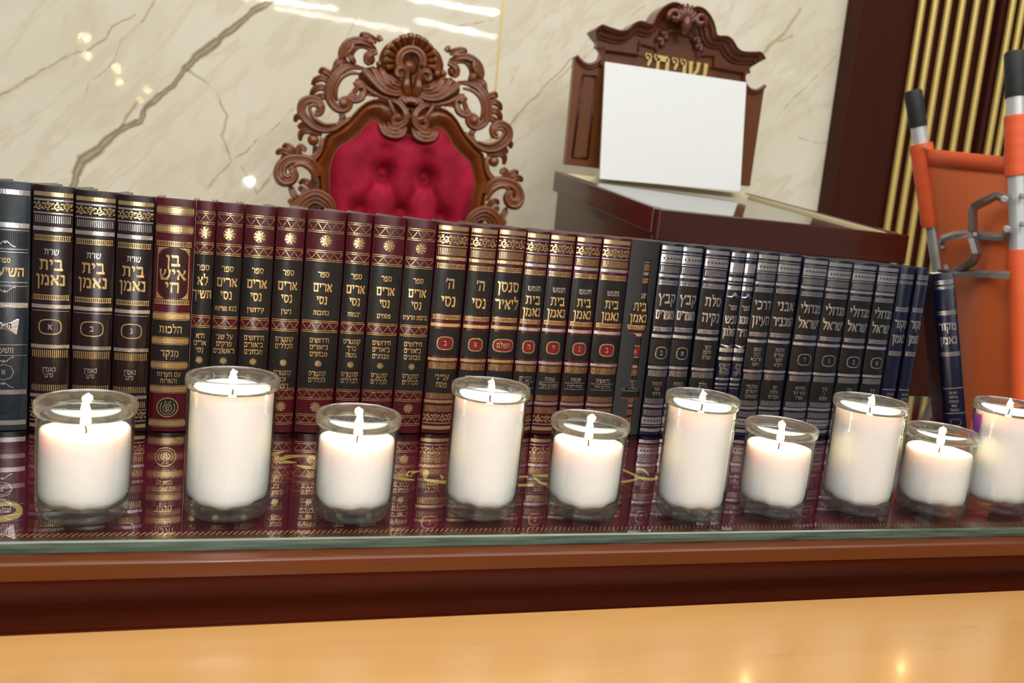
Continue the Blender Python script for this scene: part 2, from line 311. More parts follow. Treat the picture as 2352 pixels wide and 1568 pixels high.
# ------------------------------------------------------------------ Hebrew letters drawn with a broad pen
HB, VB = 0.19, 0.12
def bar(x0, x1, y=0.9, w=HB): return [((x0, y), (x1, y)), (w, w)]
def st(*pts, w=None):
    pts = tuple(pts); w = w or [VB]*len(pts); return [pts, tuple(w)]
def serif(x, y=0.9): return [((x-0.035, y+0.13), (x+0.05, y-0.02)), (0.06, 0.15)]
GL = {
 'א': (0.82, [st((0.08, 0.97), (0.40, 0.52), (0.78, 0.03), w=[0.2, 0.16, 0.2]), st((0.70, 0.99), (0.70, 0.74), (0.50, 0.46), w=[0.16, 0.13, 0.06]), st((0.30, 0.66), (0.14, 0.34), (0.18, 0.02), w=[0.06, 0.13, 0.16])]),
 'ב': (0.82, [bar(0.08, 0.62), serif(0.08), st((0.60, 0.95), (0.62, 0.1)), bar(0.04, 0.80, 0.085)]),
 'ג': (0.56, [bar(0.10, 0.42), serif(0.1), st((0.40, 0.95), (0.42, 0.32), (0.50, 0.0), w=[VB, VB, 0.15]), st((0.43, 0.34), (0.08, 0.03), w=[0.08, 0.17])]),
 'ד': (0.80, [bar(0.04, 0.78), serif(0.04), st((0.60, 0.92), (0.60, 0.0), w=[0.12, 0.13])]),
 'ה': (0.82, [bar(0.06, 0.72), serif(0.06), st((0.70, 0.95), (0.70, 0.0), w=[0.12, 0.13]), st((0.18, 0.62), (0.16, 0.0), w=[0.09, 0.13])]),
 'ו': (0.38, [bar(0.06, 0.26), serif(0.06), st((0.25, 0.95), (0.25, 0.0), w=[0.12, 0.13])]),
 'ז': (0.44, [bar(0.04, 0.40), serif(0.04), st((0.22, 0.92), (0.20, 0.0), w=[0.1, 0.14])]),
 'ח': (0.84, [bar(0.06, 0.76), serif(0.06), st((0.72, 0.95), (0.72, 0.0), w=[0.12, 0.13]), st((0.16, 0.9), (0.16, 0.0), w=[0.1, 0.13])]),
 'ט': (0.84, [st((0.12, 0.98), (0.14, 0.5), (0.14, 0.08)), bar(0.10, 0.74, 0.085), st((0.72, 0.1), (0.76, 0.6), (0.66, 0.9), (0.42, 0.84), w=[0.12, 0.12, 0.14, 0.12])]),
 'י': (0.36, [bar(0.06, 0.26), serif(0.06), st((0.25, 0.95), (0.25, 0.72), (0.18, 0.5), w=[0.12, 0.11, 0.06])]),
 'כ': (0.74, [bar(0.06, 0.52), serif(0.06), st((0.50, 0.9), (0.62, 0.78), (0.65, 0.5), (0.62, 0.2), (0.5, 0.085), w=[HB, 0.13, 0.12, 0.13, HB]), bar(0.04, 0.52, 0.085)]),
 'ך': (0.74, [bar(0.05, 0.66), serif(0.05), st((0.60, 0.95), (0.60, -0.36), w=[0.12, 0.11])]),
 'ל': (0.68, [st((0.10, 1.36), (0.13, 0.9), w=[0.15, 0.1]), bar(0.09, 0.62), st((0.58, 0.95), (0.57, 0.55), (0.28, 0.0), w=[0.12, 0.12, 0.1])]),
 'מ': (0.84, [st((0.08, 0.99), (0.22, 0.72), (0.10, 0.0), w=[0.16, 0.12, 0.12]), st((0.22, 0.74), (0.44, 0.92), (0.66, 0.82), (0.72, 0.5), (0.72, 0.05), w=[0.06, 0.15, 0.15, 0.12, 0.12]), bar(0.38, 0.78, 0.085)]),
 'ם': (0.82, [bar(0.05, 0.74), serif(0.05), st((0.70, 0.95), (0.70, 0.02)), bar(0.12, 0.74, 0.085), st((0.16, 0.9), (0.16, 0.02))]),
 'נ': (0.54, [bar(0.10, 0.38), serif(0.1), st((0.37, 0.95), (0.38, 0.1)), bar(0.04, 0.44, 0.085)]),
 'ן': (0.38, [bar(0.06, 0.26), serif(0.06), st((0.25, 0.95), (0.25, -0.38), w=[0.12, 0.10])]),
 'ס': (0.82, [bar(0.04, 0.60), serif(0.04), st((0.58, 0.9), (0.73, 0.74), (0.72, 0.4), (0.56, 0.12), (0.40, 0.06), (0.24, 0.14), (0.14, 0.44), (0.15, 0.86), w=[HB, 0.13, 0.12, 0.14, 0.15, 0.14, 0.11, 0.1])]),
 'ע': (0.78, [st((0.10, 0.99), (0.18, 0.72), (0.44, 0.14), w=[0.16, 0.13, 0.1]), st((0.68, 0.99), (0.68, 0.6), (0.44, 0.14), (0.06, -0.12), w=[0.16, 0.12, 0.14, 0.14])]),
 'פ': (0.80, [bar(0.14, 0.56), st((0.54, 0.9), (0.68, 0.76), (0.70, 0.46), (0.66, 0.18), (0.54, 0.085), w=[HB, 0.13, 0.12, 0.13, HB]), bar(0.05, 0.56, 0.085), st((0.14, 0.93), (0.12, 0.52), (0.40, 0.50), w=[0.12, 0.11, 0.15])]),
 'ף': (0.78, [bar(0.12, 0.66), st((0.64, 0.95), (0.64, -0.38), w=[0.12, 0.1]), st((0.14, 0.93), (0.12, 0.52), (0.38, 0.50), w=[0.12, 0.11, 0.15])]),
 'צ': (0.78, [st((0.08, 0.99), (0.20, 0.72), (0.68, 0.12), w=[0.16, 0.14, 0.14]), st((0.68, 0.99), (0.66, 0.72), (0.46, 0.46), w=[0.16, 0.12, 0.06]), bar(0.05, 0.74, 0.085)]),
 'ץ': (0.74, [st((0.08, 0.99), (0.16, 0.7), (0.32, 0.46), w=[0.16, 0.13, 0.1]), st((0.66, 0.99), (0.62, 0.72), (0.34, 0.5), w=[0.16, 0.12, 0.08]), st((0.32, 0.55), (0.30, -0.36), w=[0.12, 0.1])]),
 'ק': (0.80, [bar(0.06, 0.66), serif(0.06), st((0.66, 0.94), (0.66, 0.52), (0.40, 0.06), w=[0.14, 0.12, 0.1]), st((0.17, 0.6), (0.16, -0.40), w=[0.1, 0.12])]),
 'ר': (0.74, [bar(0.04, 0.56), serif(0.04), st((0.54, 0.9), (0.64, 0.74), (0.64, 0.0), w=[HB, 0.13, 0.13])]),
 'ש': (1.0, [st((0.10, 0.99), (0.13, 0.5), (0.22, 0.07), w=[0.16, 0.12, 0.12]), bar(0.16, 0.74, 0.085), st((0.90, 0.99), (0.90, 0.5), (0.70, 0.06), w=[0.16, 0.13, 0.14]), st((0.52, 0.99), (0.48, 0.62), (0.20, 0.26), w=[0.15, 0.11, 0.08])]),
 'ת': (0.88, [bar(0.08, 0.72), serif(0.08), st((0.72, 0.94), (0.74, 0.0), w=[0.13, 0.13]), st((0.24, 0.9), (0.26, 0.16), (0.06, 0.06), w=[0.11, 0.11, 0.17])]),
 '"': (0.30, [st((0.11, 1.02), (0.05, 0.68), w=[0.1, 0.05]), st((0.25, 1.02), (0.19, 0.68), w=[0.1, 0.05])]),
 "'": (0.20, [st((0.14, 1.04), (0.05, 0.68), w=[0.12, 0.05])]),
 '-': (0.42, [bar(0.06, 0.36, 0.5, 0.1)]),
 '.': (0.2, [bar(0.05, 0.15, 0.06, 0.12)]),
 ' ': (0.40, []),
}
def ribbon_quads(pts, w):
    """left/right offset points of a ribbon"""
    n = len(pts); L = []; R = []
    for i in range(n):
        a = pts[max(i-1, 0)]; b = pts[min(i+1, n-1)]; dx, dy = b[0]-a[0], b[1]-a[1]; l = math.hypot(dx, dy) or 1
        nx, ny = -dy/l, dx/l; h = w[i]/2
        L.append((pts[i][0]+nx*h, pts[i][1]+ny*h)); R.append((pts[i][0]-nx*h, pts[i][1]-ny*h))
    return L, R
def text_ribbons(s, uc, vc, size, maxw=None, squeeze=1.0):
    """lay a right-to-left line centred on uc, letters standing on vc-size/2; returns ribbons"""
    adv = [GL[c][0]+0.07 for c in s]; tot = sum(adv)*size*squeeze; k = squeeze
    if maxw and tot > maxw: k *= maxw/tot; tot = maxw
    x = uc+tot/2; v0 = vc-size/2; out = []
    for c, a in zip(s, adv):
        x -= a*size*k
        for pts, w in GL[c][1]:
            out.append(([(x+px_*size*k, v0+py_*size) for px_, py_ in pts], [q*size*(0.5+0.5*k)*1.3 for q in w]))
    return out

# ------------------------------------------------------------------ books
class Book:
    def __init__(s, t, h, depth=0.165):
        s.t, s.h, s.d = t, h, depth; s.b = 0.0018+0.085*t
        s.R = (t*t/4+s.b*s.b)/(2*s.b); s.L = {}
    def map(s, u, v, off):
        u = max(-s.t/2, min(s.t/2, u)); c = math.sqrt(s.R*s.R-u*u)
        n = (u/s.R, -c/s.R); yb = -(c-(s.R-s.b))
        return (u+n[0]*off, yb+n[1]*off, v)
    def layer(s, k): return s.L.setdefault(k, M())
    def strip(s, k, L, R, off):
        m = s.layer(k); n = len(L)
        m.add([s.map(u, v, off) for u, v in L]+[s.map(u, v, off) for u, v in R], [(i, i+1, n+i+1, n+i) for i in range(n-1)])
    def rect(s, k, u0, u1, v0, v1, off=0.00035, n=None):
        n = n or max(1, int((u1-u0)/0.0025)); us = [u0+(u1-u0)*i/n for i in range(n+1)]
        s.strip(k, [(u, v1) for u in us], [(u, v0) for u in us], off)
    def ribbon(s, k, pts, w, off=0.0005):
        if not isinstance(w, (list, tuple)): w = [w]*len(pts)
        L, R = ribbon_quads(pts, w); s.strip(k, L, R, off)
    def rib_sub(s, k, pts, w, off=0.0005):
        q = []
        for a, b in zip(pts[:-1], pts[1:]):
            n = max(1, int(abs(a[0]-b[0])/0.003)+1)
            q += [(a[0]+(b[0]-a[0])*i/n, a[1]+(b[1]-a[1])*i/n) for i in range(n)]
        q.append(pts[-1]); s.ribbon(k, q, w, off)
    def poly(s, k, pts, off=0.0005):
        m = s.layer(k); cu = sum(p[0] for p in pts)/len(pts); cv = sum(p[1] for p in pts)/len(pts)
        m.add([s.map(u, v, off) for u, v in pts]+[s.map(cu, cv, off)], [(i, (i+1) % len(pts), len(pts)) for i in range(len(pts))])
    def text(s, k, txt, v, size, uc=0.0, maxw=0.86, sq=0.8):
        for pts, w in text_ribbons(txt, uc, v, size, s.t*maxw, sq): s.rib_sub(k, pts, w_list(pts, w), 0.0006) if False else s.ribbon(k, pts, w, 0.0006)
    # ornaments ------------------------------------------------
    def band(s, k, v, hh, m=0.02): s.rect(k, -s.t*(0.5-m), s.t*(0.5-m), v-hh/2, v+hh/2)
    def hatch(s, k, v, hh, border=False, m=0.05):
        e = s.t*(0.5-m); n = max(6, int(2*e/0.00165)); w = 2*e/n*0.5
        for i in range(n):
            u = -e+2*e*(i+0.5)/n; s.rect(k, u-w/2, u+w/2, v-hh/2, v+hh/2, 0.0004, 1)
        if border: s.rect(k, -e, e, v+hh/2, v+hh/2+0.0007); s.rect(k, -e, e, v-hh/2-0.0007, v-hh/2)
    def scroll(s, k, v, hh):
        e = s.t*0.46; n = max(2, round(2*e/(hh*1.0))); du = 2*e/n
        for i in range(n):
            u = -e+du*(i+0.5); fl = 1 if i % 2 else -1; pts = []
            for q in range(13):
                a = q/12*2*math.pi*1.35; r = hh*0.46*(1-q/12*0.8)
                pts.append((u+r*math.cos(a)*0.95, v+fl*r*math.sin(a)))
            s.ribbon(k, pts, [hh*0.16]*13, 0.0005)
            for (dx, dy) in ((-0.45, 0.34), (0.45, 0.34), (-0.45, -0.34), (0.45, -0.34), (0, 0.5), (0, -0.5)):
                c = (u+dx*du, v+dy*hh*0.9); r = hh*0.12
                s.poly(k, [(c[0]+r*1.4*math.cos(a), c[1]+r*math.sin(a)) for a in (0, 1.2, 2.5, 3.8, 5.1)])
    def zigzag(s, k, v, hh):
        e = s.t*0.46
        for d in (hh/2, hh/2-0.0018, -hh/2, -hh/2+0.0018): s.rect(k, -e, e, v+d-0.00035, v+d+0.00035)
        n = max(2, round(2*e/0.0105)); pts = []
        for i in range(2*n+1): pts.append((-e+e*i/n, v+(hh/2-0.002)*(1 if i % 2 == 0 else -1)*0.9))
        s.rib_sub(k, pts, 0.0006)
    def rosette(s, k, v, r, uc=0.0):
        for i in range(8):
            a = i*math.pi/4+0.2; c = (uc+r*0.58*math.cos(a), v+r*0.58*math.sin(a)); q = []
            for j in range(8):
                b = 2*math.pi*j/8; x, y = r*0.40*math.cos(b), r*0.19*math.sin(b)
                q.append((c[0]+x*math.cos(a)-y*math.sin(a), c[1]+x*math.sin(a)+y*math.cos(a)))
            s.poly(k, q)
            a2 = a+math.pi/8; s.poly(k, [(uc+r*(0.85+0.14*math.cos(b))*math.cos(a2)+r*0.1*math.sin(b), v+r*0.9*math.sin(a2)+r*0.1*math.cos(b)) for b in (0, 1.26, 2.5, 3.8, 5.0)])
        s.poly(k, [(uc+r*0.2*math.cos(b), v+r*0.2*math.sin(b)) for b in np.linspace(0, 5.6, 9)])
    def oval(s, ring, fill, v, rx, ry, wide=0.0011):
        pts = []
        for i in range(37):
            a = 2*math.pi*i/36; c, q = math.cos(a), math.sin(a); f = (abs(c)**3.2+abs(q)**3.2)**(-1/3.2)
            pts.append((rx*c*f, v+ry*q*f))
        if fill:
            us = np.linspace(-rx*0.999, rx*0.999, 17); hv = [ry*(1-abs(u/rx)**3.2)**(1/3.2) for u in us]
            s.strip(fill, [(u, v+q) for u, q in zip(us, hv)], [(u, v-q) for u, q in zip(us, hv)], 0.0005)
        s.ribbon(ring, pts, wide, 0.0007)
    def build(s, root, cover, names):
        t, h, d = s.t, s.h, s.d; th = 0.0026; n = 14
        arc = [s.map(-t/2+t*i/n, 0, 0)[:2] for i in range(n+1)]
        out = arc+[(t/2-0.0004, 0.003), (t/2-0.0013, 0.0055), (t/2-0.0002, 0.009), (t/2, 0.012), (t/2, d), (t/2-th, d), (t/2-th, 0.006), (-t/2+th, 0.006), (-t/2+th, d), (-t/2, d), (-t/2, 0.012), (-t/2+0.0002, 0.009), (-t/2+0.0013, 0.0055), (-t/2+0.0004, 0.003)]
        nn = len(out); nor = []
        for i in range(nn):
            a, b = out[i-1], out[(i+1) % nn]; dx, dy = b[0]-a[0], b[1]-a[1]; l = math.hypot(dx, dy) or 1; nor.append((dy/l, -dx/l))
        m = M(); vs = []
        for z, ins in ((0, 0.0007), (0.0008, 0), (h-0.0009, 0), (h-0.0003, 0.0003), (h, 0.0008)):
            vs += [(out[i][0]-nor[i][0]*ins, out[i][1]-nor[i][1]*ins, z) for i in range(nn)]
        fs = [(r*nn+i, r*nn+(i+1) % nn, (r+1)*nn+(i+1) % nn, (r+1)*nn+i) for r in range(4) for i in range(nn)]
        fs += [tuple(range(nn-1, -1, -1)), tuple(4*nn+i for i in range(nn))]
        m.add(vs, fs); m.build('cover', cover, root, True, autos=0.7)
        p = M(); p.box((0, (0.0065+d-0.004)/2, h/2-0.0005), (t-2*th-0.0004, d-0.004-0.0065, h-0.007)); p.build('page_block', 'pages', root)
        for k, mm in s.L.items():
            nm, mt = names[k]; iv = []
            for (a, c, fa, fb) in mm.ch:
                zs = [p[2] for p in mm.v[a:c]]; iv.append((min(zs), max(zs), a, c, fa, fb))
            iv.sort(); cur = None; top = -9
            for (z0, z1, a, c, fa, fb) in iv:       # every band, line or ornament that stands apart is a part of its own
                if cur is None or z0 > top+0.0045:
                    if cur is not None: cur.build(nm, mt, root)
                    cur = M(); top = z1
                cur.add(mm.v[a:c], [tuple(i-a for i in q) for q in mm.f[fa:fb]]); top = max(top, z1)
            cur.build(nm, mt, root)
NAMES = {'panel': ('spine_panel', 'black'), 'gold': ('gilt_band', 'gold'), 'silver': ('silver_band', 'silver'), 'gtext': ('gilt_lettering', 'gold'), 'stext': ('silver_lettering', 'silver'), 'oval': ('label_oval', 'oval_red'), 'tape': ('black_wrapper', 'tape'), 'emblem': ('emblem_disc', 'black')}

class Sp:
    """spine positions given as measured image rows between the book's top and foot"""
    def __init__(s, b, top, foot): s.b, s.top, s.foot = b, top, foot; s.k = b.h/(foot-top)
    def v(s, y): return (s.foot-y)*s.k
    def l(s, d): return d*s.k

def d_brown(b, letter):
    q = Sp(b, 100, 1548); v, l = q.v, q.l
    b.band('gold', v(150), l(24)); b.band('silver', v(183), l(10)); b.scroll('gold', v(218), l(46)); b.band('silver', v(258), l(8)); b.hatch('silver', v(293), l(42))
    b.band('silver', v(348), l(24)); b.hatch('gold', v(400), l(24), True)
    b.text('stext', 'שו"ת', v(480), l(34)); b.text('gtext', 'בית', v(555), l(62), 0, 0.62, 0.9); b.text('gtext', 'נאמן', v(642), l(62), 0, 0.74, 0.9)
    b.hatch('gold', v(745), l(22), True); b.band('silver', v(798), l(22)); b.rect('silver', -b.t*.46, b.t*.46, v(824)-.0003, v(824)+.0003)
    b.oval('gold', None, v(918), b.t*0.27, l(43)); b.text('stext', letter, v(918), l(32))
    b.band('silver', v(1035), l(22)); b.hatch('gold', v(1078), l(45))
    b.text('stext', 'נאמ"ן', v(1172), l(28)); b.text('stext', 'ס"ט', v(1207), l(26))
    b.hatch('gold', v(1283), l(38)); b.band('silver', v(1330), l(20)); b.hatch('gold', v(1378), l(40)); b.band('silver', v(1410), l(6)); b.scroll('gold', v(1443), l(42)); b.band('silver', v(1480), l(6)); b.band('gold', v(1512), l(22))
def d_charcoal(b):
    q = Sp(b, 100, 1540); v, l = q.v, q.l; c = b.t*0.08
    for y in (160, 345, 800, 1308, 1490): b.band('silver', v(y), l(28))
    for y in (372, 480, 497, 668, 690, 1030, 1092): b.rect('silver', -b.t*.47, b.t*.47, v(y)-.0003, v(y)+.0003)
    b.hatch('panel', v(425), l(80)); b.hatch('panel', v(740), l(80))
    b.text('gtext', 'ספר', v(545), l(26), c); b.text('gtext', 'השיעורים', v(610), l(50), 0, 0.86)
    for y, f in ((462, 1), (700, -1), (1105, -1), (1278, 1)):
        for dx in (-1, 1): b.ribbon('silver', [(c+dx*b.t*(0.02+0.10*k), v(y)+f*l(26)*math.cos(k*1.5)*(1-k*.5)) for k in (0, .4, .8, 1.2, 1.6)], 0.0009)
        b.poly('silver', [(c+0.0012*math.cos(a), v(y)+f*l(20)+0.0016*math.sin(a)) for a in (0, 1.2, 2.4, 3.6, 4.8)])
    b.poly('silver', [(c-b.t*.24, v(960)), (c+b.t*.22, v(970)), (c+b.t*.26, v(880)), (c-b.t*.26, v(872))]); b.text('panel', 'תורה', v(920), l(30), c, 0.4)
    b.text('stext', 'תשע"ד', v(1062), l(30), c)
    pts = [(c+b.t*0.17*math.cos(a)*(1+.05*math.cos(8*a)), v(1190)+l(44)*math.sin(a)*(1+.05*math.cos(8*a))) for a in np.linspace(0, 2*math.pi, 33)]
    b.ribbon('silver', pts, 0.0007); b.text('stext', 'א', v(1190), l(28), c)
    b.ribbon('panel', [(c-b.t*.2, v(1395)), (c, v(1440)), (c+b.t*.2, v(1395)), (c, v(1350)), (c-b.t*.2, v(1395))], 0.0007)
def d_benish(b):
    q = Sp(b, 190, 1543); v, l = q.v, q.l; e = b.t*0.46
    for y in (258, 362, 860, 1003, 1147, 1288, 1490): 
        b.band('gold', v(y), l(32)); 
        for dy in (21, -21): b.rect('gold', -e, e, v(y)+l(dy)-.0003, v(y)+l(dy)+.0003)
    b.hatch('gold', v(445), l(22), True); b.hatch('gold', v(778), l(20), True)
    x = b.t*0.40; y1, y0 = v(468), v(760)
    for sx in (-1, 1):
        for (yy, sy) in ((y1, -1), (y0, 1)):
            g_ = 0.0105; arc = [(sx*(x-g_+g_*math.sin(q_)), yy+sy*(g_-g_*math.cos(q_))) for q_ in np.linspace(0, math.pi/2, 8)]
            b.strip('gold', arc, [(sx*x, yy)]*8, 0.0005)
        b.rect('gold', sx*x-.0003, sx*x+.0003, y0, y1, 0.0005, 1)
    n = 15
    for i in range(n):
        u = -x*.9+1.8*x*i/(n-1); r = l(140)*math.sqrt(max(0, 1-(abs(u)/x)**4)); b.rect('panel', u-.0004, u+.0004, v(615)-r, v(615)+r, 0.0003, 1)
    b.text('gtext', 'בן', v(540), l(60), 0, 0.8, 1.0); b.text('gtext', 'איש', v(620), l(60), 0, 0.8, 1.0); b.text('gtext', 'חי', v(695), l(60), 0, 0.8, 1.0)
    for a, c in ((884, 980), (1027, 1124), (1171, 1264)): b.rect('panel', -b.t*.47, b.t*.47, v(c), v(a), 0.00025)
    b.text('gtext', 'הלכות', v(937), l(40)); b.text('gtext', 'מנקד', v(1076), l(38)); b.text('gtext', 'עם הערות', v(1200), l(26)); b.text('gtext', 'והארות', v(1238), l(26))
    for dx in (-.07, .03, .12): b.poly('gtext', [(b.t*dx+.0005*math.cos(a), v(1108)+.0006*math.sin(a)) for a in (0, 1.5, 3, 4.5)])
    R = l(56); us = np.linspace(-R, R, 21); b.strip('emblem', [(u, v(1395)+math.sqrt(max(0, R*R-u*u))) for u in us], [(u, v(1395)-math.sqrt(max(0, R*R-u*u))) for u in us], 0.0004)
    b.ribbon('gold', [(R*math.cos(a), v(1395)+R*math.sin(a)) for a in np.linspace(0, 2*math.pi, 37)], 0.0011, 0.0006)
    r2 = R*0.42; b.ribbon('gold', [(r2*math.cos(a), v(1398)+r2*math.sin(a)) for a in np.linspace(0, 2*math.pi, 25)], 0.0008, 0.0006)
    b.text('gtext', 'ש', v(1398), l(30))
    for sx in (-1, 1):
        b.ribbon('gold', [(sx*R*(0.48+.22*math.sin(k)), v(1398)+R*.5*math.cos(k*1.0)) for k in (0.2, .8, 1.4, 2.0, 2.6)], 0.0009, 0.0006)
        b.ribbon('gold', [(sx*R*.1, v(1398)+R*.55), (sx*R*.26, v(1398)+R*.72), (sx*R*.3, v(1398)+R*.55)], 0.0008, 0.0006)
    for i in range(9):
        a = math.pi*(1.2+0.6*i/8); b.poly('gtext', [(R*.74*math.cos(a)+.0008*math.cos(c), v(1395)+R*.74*math.sin(a)+.0009*math.sin(c)) for c in (.7, 2.3, 3.9, 5.5)], 0.0006)
def d_arim(b, title, sub, mid, low, narrow=False):
    q = Sp(b, 125, 1553); v, l = q.v, q.l
    for a, c in ((188, 262), (375, 442), (820, 892), (1262, 1330), (1428, 1495)): b.zigzag('gold', v((a+c)/2), l(c-a))
    b.rosette('gold', v(314), l(38)); b.rosette('gold', v(1379), l(34)); b.rosette('gold', v(1095), l(23))
    b.rect('panel', -b.t*.485, b.t*.485, v(815), v(446), 0.00025); b.rect('panel', -b.t*.485, b.t*.485, v(1257), v(896), 0.00025)
    b.text('gtext', 'ספר', v(525), l(34)); b.text('gtext', title[0], v(607), l(54), 0, .88, .72); b.text('gtext', title[1], v(688), l(50), 0, .94, .72)
    if sub: b.text('gtext', sub, v(768), l(28), 0, 0.82)
    for i, s_ in enumerate(mid): b.text('gtext', s_, v(945+44*i), l(30), 0, 0.8)
    for i, s_ in enumerate(low): b.text('gtext', s_, v(1160+42*i), l(30), 0, 0.8)
def d_red(b, main, letter, low=(), metal='gold', second='gold', small=None, lowrule=False, oval='oval', ovw=0.25, panel='panel', mid=None, blue=False):
    q = Sp(b, 95, 1500); v, l = q.v, q.l; g, s2 = metal, second
    tx = 'gtext'; lt = 'gtext' if second == 'gold' else 'stext'
    if blue: tx = lt = 'stext'
    b.band(g, v(130), l(28)); b.band(s2, v(163), l(7))
    if blue:
        b.band('silver', v(205), l(58)); 
        e = b.t*.44; n = max(3, round(2*e/0.0042))
        for i in range(n): b.poly('panel', [(-e+2*e*(i+.5)/n+(0.0018 if k % 2 else 0.0007)*math.cos(k*.785), v(205)+(0.0019 if k % 2 else 0.0008)*math.sin(k*.785)) for k in range(8)], 0.0006)
    else: b.scroll(g, v(205), l(54))
    b.band(s2, v(246), l(7)); b.hatch(g, v(282), l(46)); b.band(s2, v(327), l(20)); b.hatch(g, v(376), l(24), True)
    b.rect(panel, -b.t*.49, b.t*.49, v(688), v(398), 0.00025)
    y = 490
    if small: b.text(lt, small, v(484), l(34)); b.text(tx, main[0], v(563), l(56), 0, .66, .85); b.text(tx, main[1], v(645), l(56), 0, .8, .85)
    else: b.text(tx, main[0], v(490), l(66), 0, .82, .8); b.text(tx, main[1], v(607), l(66), 0, .86, .8)
    b.hatch(g, v(711), l(22), True); b.band(s2, v(763), l(22))
    b.rect(panel, -b.t*.49, b.t*.49, v(968), v(790), 0.00025)
    if mid:
        for i, s_ in enumerate(mid): b.text(lt, s_, v(825+38*i), l(26), 0, .72)
    else:
        b.oval(g, oval, v(884), b.t*ovw, l(42)); b.text(tx, letter, v(884), l(32), 0, ovw*1.7)
    b.band(s2, v(993), l(20)); b.hatch(g, v(1036), l(44)); b.rect(panel, -b.t*.49, b.t*.49, v(1216), v(1062), 0.00025)
    if lowrule:
        b.text(lt, low[0], v(1105), l(28), 0, .8); b.text(lt, low[1], v(1150), l(22), 0, .8)
        for y in (1128, 1172): b.rect(lt, -b.t*.4, b.t*.4, v(y)-.00035, v(y)+.00035)
    else:
        for i, s_ in enumerate(low): b.text(lt, s_, v(1112+(52 if len(low) < 3 else 38)*i), l(36 if len(low) < 3 else 26), 0, .72)
    b.hatch(g, v(1241), l(40)); b.band(s2, v(1279), l(20)); b.hatch(g, v(1328), l(44))
    if blue:
        b.band('silver', v(1388), l(52)); e = b.t*.44; n = max(3, round(2*e/0.0042))
        for i in range(n): b.poly('panel', [(-e+2*e*(i+.5)/n+(0.0018 if k % 2 else 0.0007)*math.cos(k*.785), v(1388)+(0.0019 if k % 2 else 0.0008)*math.sin(k*.785)) for k in range(8)], 0.0006)
    else: b.scroll(g, v(1388), l(48))
    b.band(s2, v(1426), l(7)); b.band(g, v(1458), l(24))
def d_wrap(b):
    d_red(b, ('בית', 'נאמן'), 'א', ('בראשית', 'בראשית-חיי שרה'), 'gold', 'silver', 'חומש', True)
    q = Sp(b, 95, 1500); v = q.v; t = b.t
    win = [(1500, -.04, .17), (1232, -.04, .17), (1225, -.30, .36), (1155, -.30, .36), (1148, -.04, .17), (760, -.04, .17), (742, -.30, .26), (700, -.37, .32), (620, -.34, .32), (545, -.26, .26), (525, -.06, .2), (500, -.04, .17), (235, -.04, .17), (232, -.04, -.039), (60, -.04, -.039)]
    L = [(-t*.5, v(y)) for y, _, _ in win]; Li = [(t*a, v(y)) for y, a, _ in win]; Ri = [(t*c, v(y)) for y, _, c in win]; R = [(t*.5, v(y)) for y, _, _ in win]
    def cl(P): return [(u, max(0.0005, min(b.h-0.0005, y))) for u, y in P]
    for A, B in ((L, Li), (Ri, R)):
        A, B = cl(A), cl(B)
        for k in range(6):
            X = [(a[0]+(c[0]-a[0])*k/6, a[1]) for a, c in zip(A, B)]; Y = [(a[0]+(c[0]-a[0])*(k+1)/6, a[1]) for a, c in zip(A, B)]
            b.strip('tape', X, Y, 0.0011)
def d_small(b, words, low):
    q = Sp(b, 95, 1500); v, l = q.v, q.l; e = b.t*.47
    for y, hh in ((130, 30), (225, 70), (310, 26), (375, 30), (840, 30), (905, 26), (1060, 14), (1100, 14), (1250, 24), (1330, 44), (1420, 50)): b.band('silver', v(y), l(hh))
    for y in (160, 270, 340, 1130, 1290, 1460): b.rect('silver', -e, e, v(y)-.0004, v(y)+.0004)
    b.rect('panel', -e, e, v(800), v(440), 0.00025)
    for yy, f in ((440, 1), (800, -1)):
        b.poly('silver', [(-e, v(yy)), (-e*.4, v(yy)+f*l(12)), (0, v(yy)+f*l(38)), (e*.4, v(yy)+f*l(12)), (e, v(yy)), (e*.5, v(yy)-f*l(4)), (0, v(yy)+f*l(14)), (-e*.5, v(yy)-f*l(4))])
    b.text('stext', 'ספר', v(520), l(34)); b.text('stext', words[0], v(610), l(58), 0, .82); b.text('stext', words[1], v(705), l(58), 0, .86)
    for i, s_ in enumerate(low): b.text('stext', s_, v(955+30*i), l(24), 0, .8)
def d_plainblue(b):
    q = Sp(b, 95, 1500); v, l = q.v, q.l; e = b.t*.46
    for y in (175, 440, 800): 
        b.hatch('silver', v(y), l(26), True)
    b.scroll('silver', v(222), l(26))
    b.text('stext', 'מקור', v(560), l(64), 0, .8); b.text('stext', 'נאמן', v(680), l(64), 0, .8)
    for y in (1100, 1320): b.rect('silver', -e, e, v(y)-.0006, v(y)+.0006)
    for i, s_ in enumerate(('יסודות', 'בהלכה', 'ובאגדה', 'מאת', 'המחבר')): b.text('stext', s_, v(1140+38*i), l(20), 0, .6)
    b.oval('silver', None, v(1400), e*.5, l(28), 0.0005)

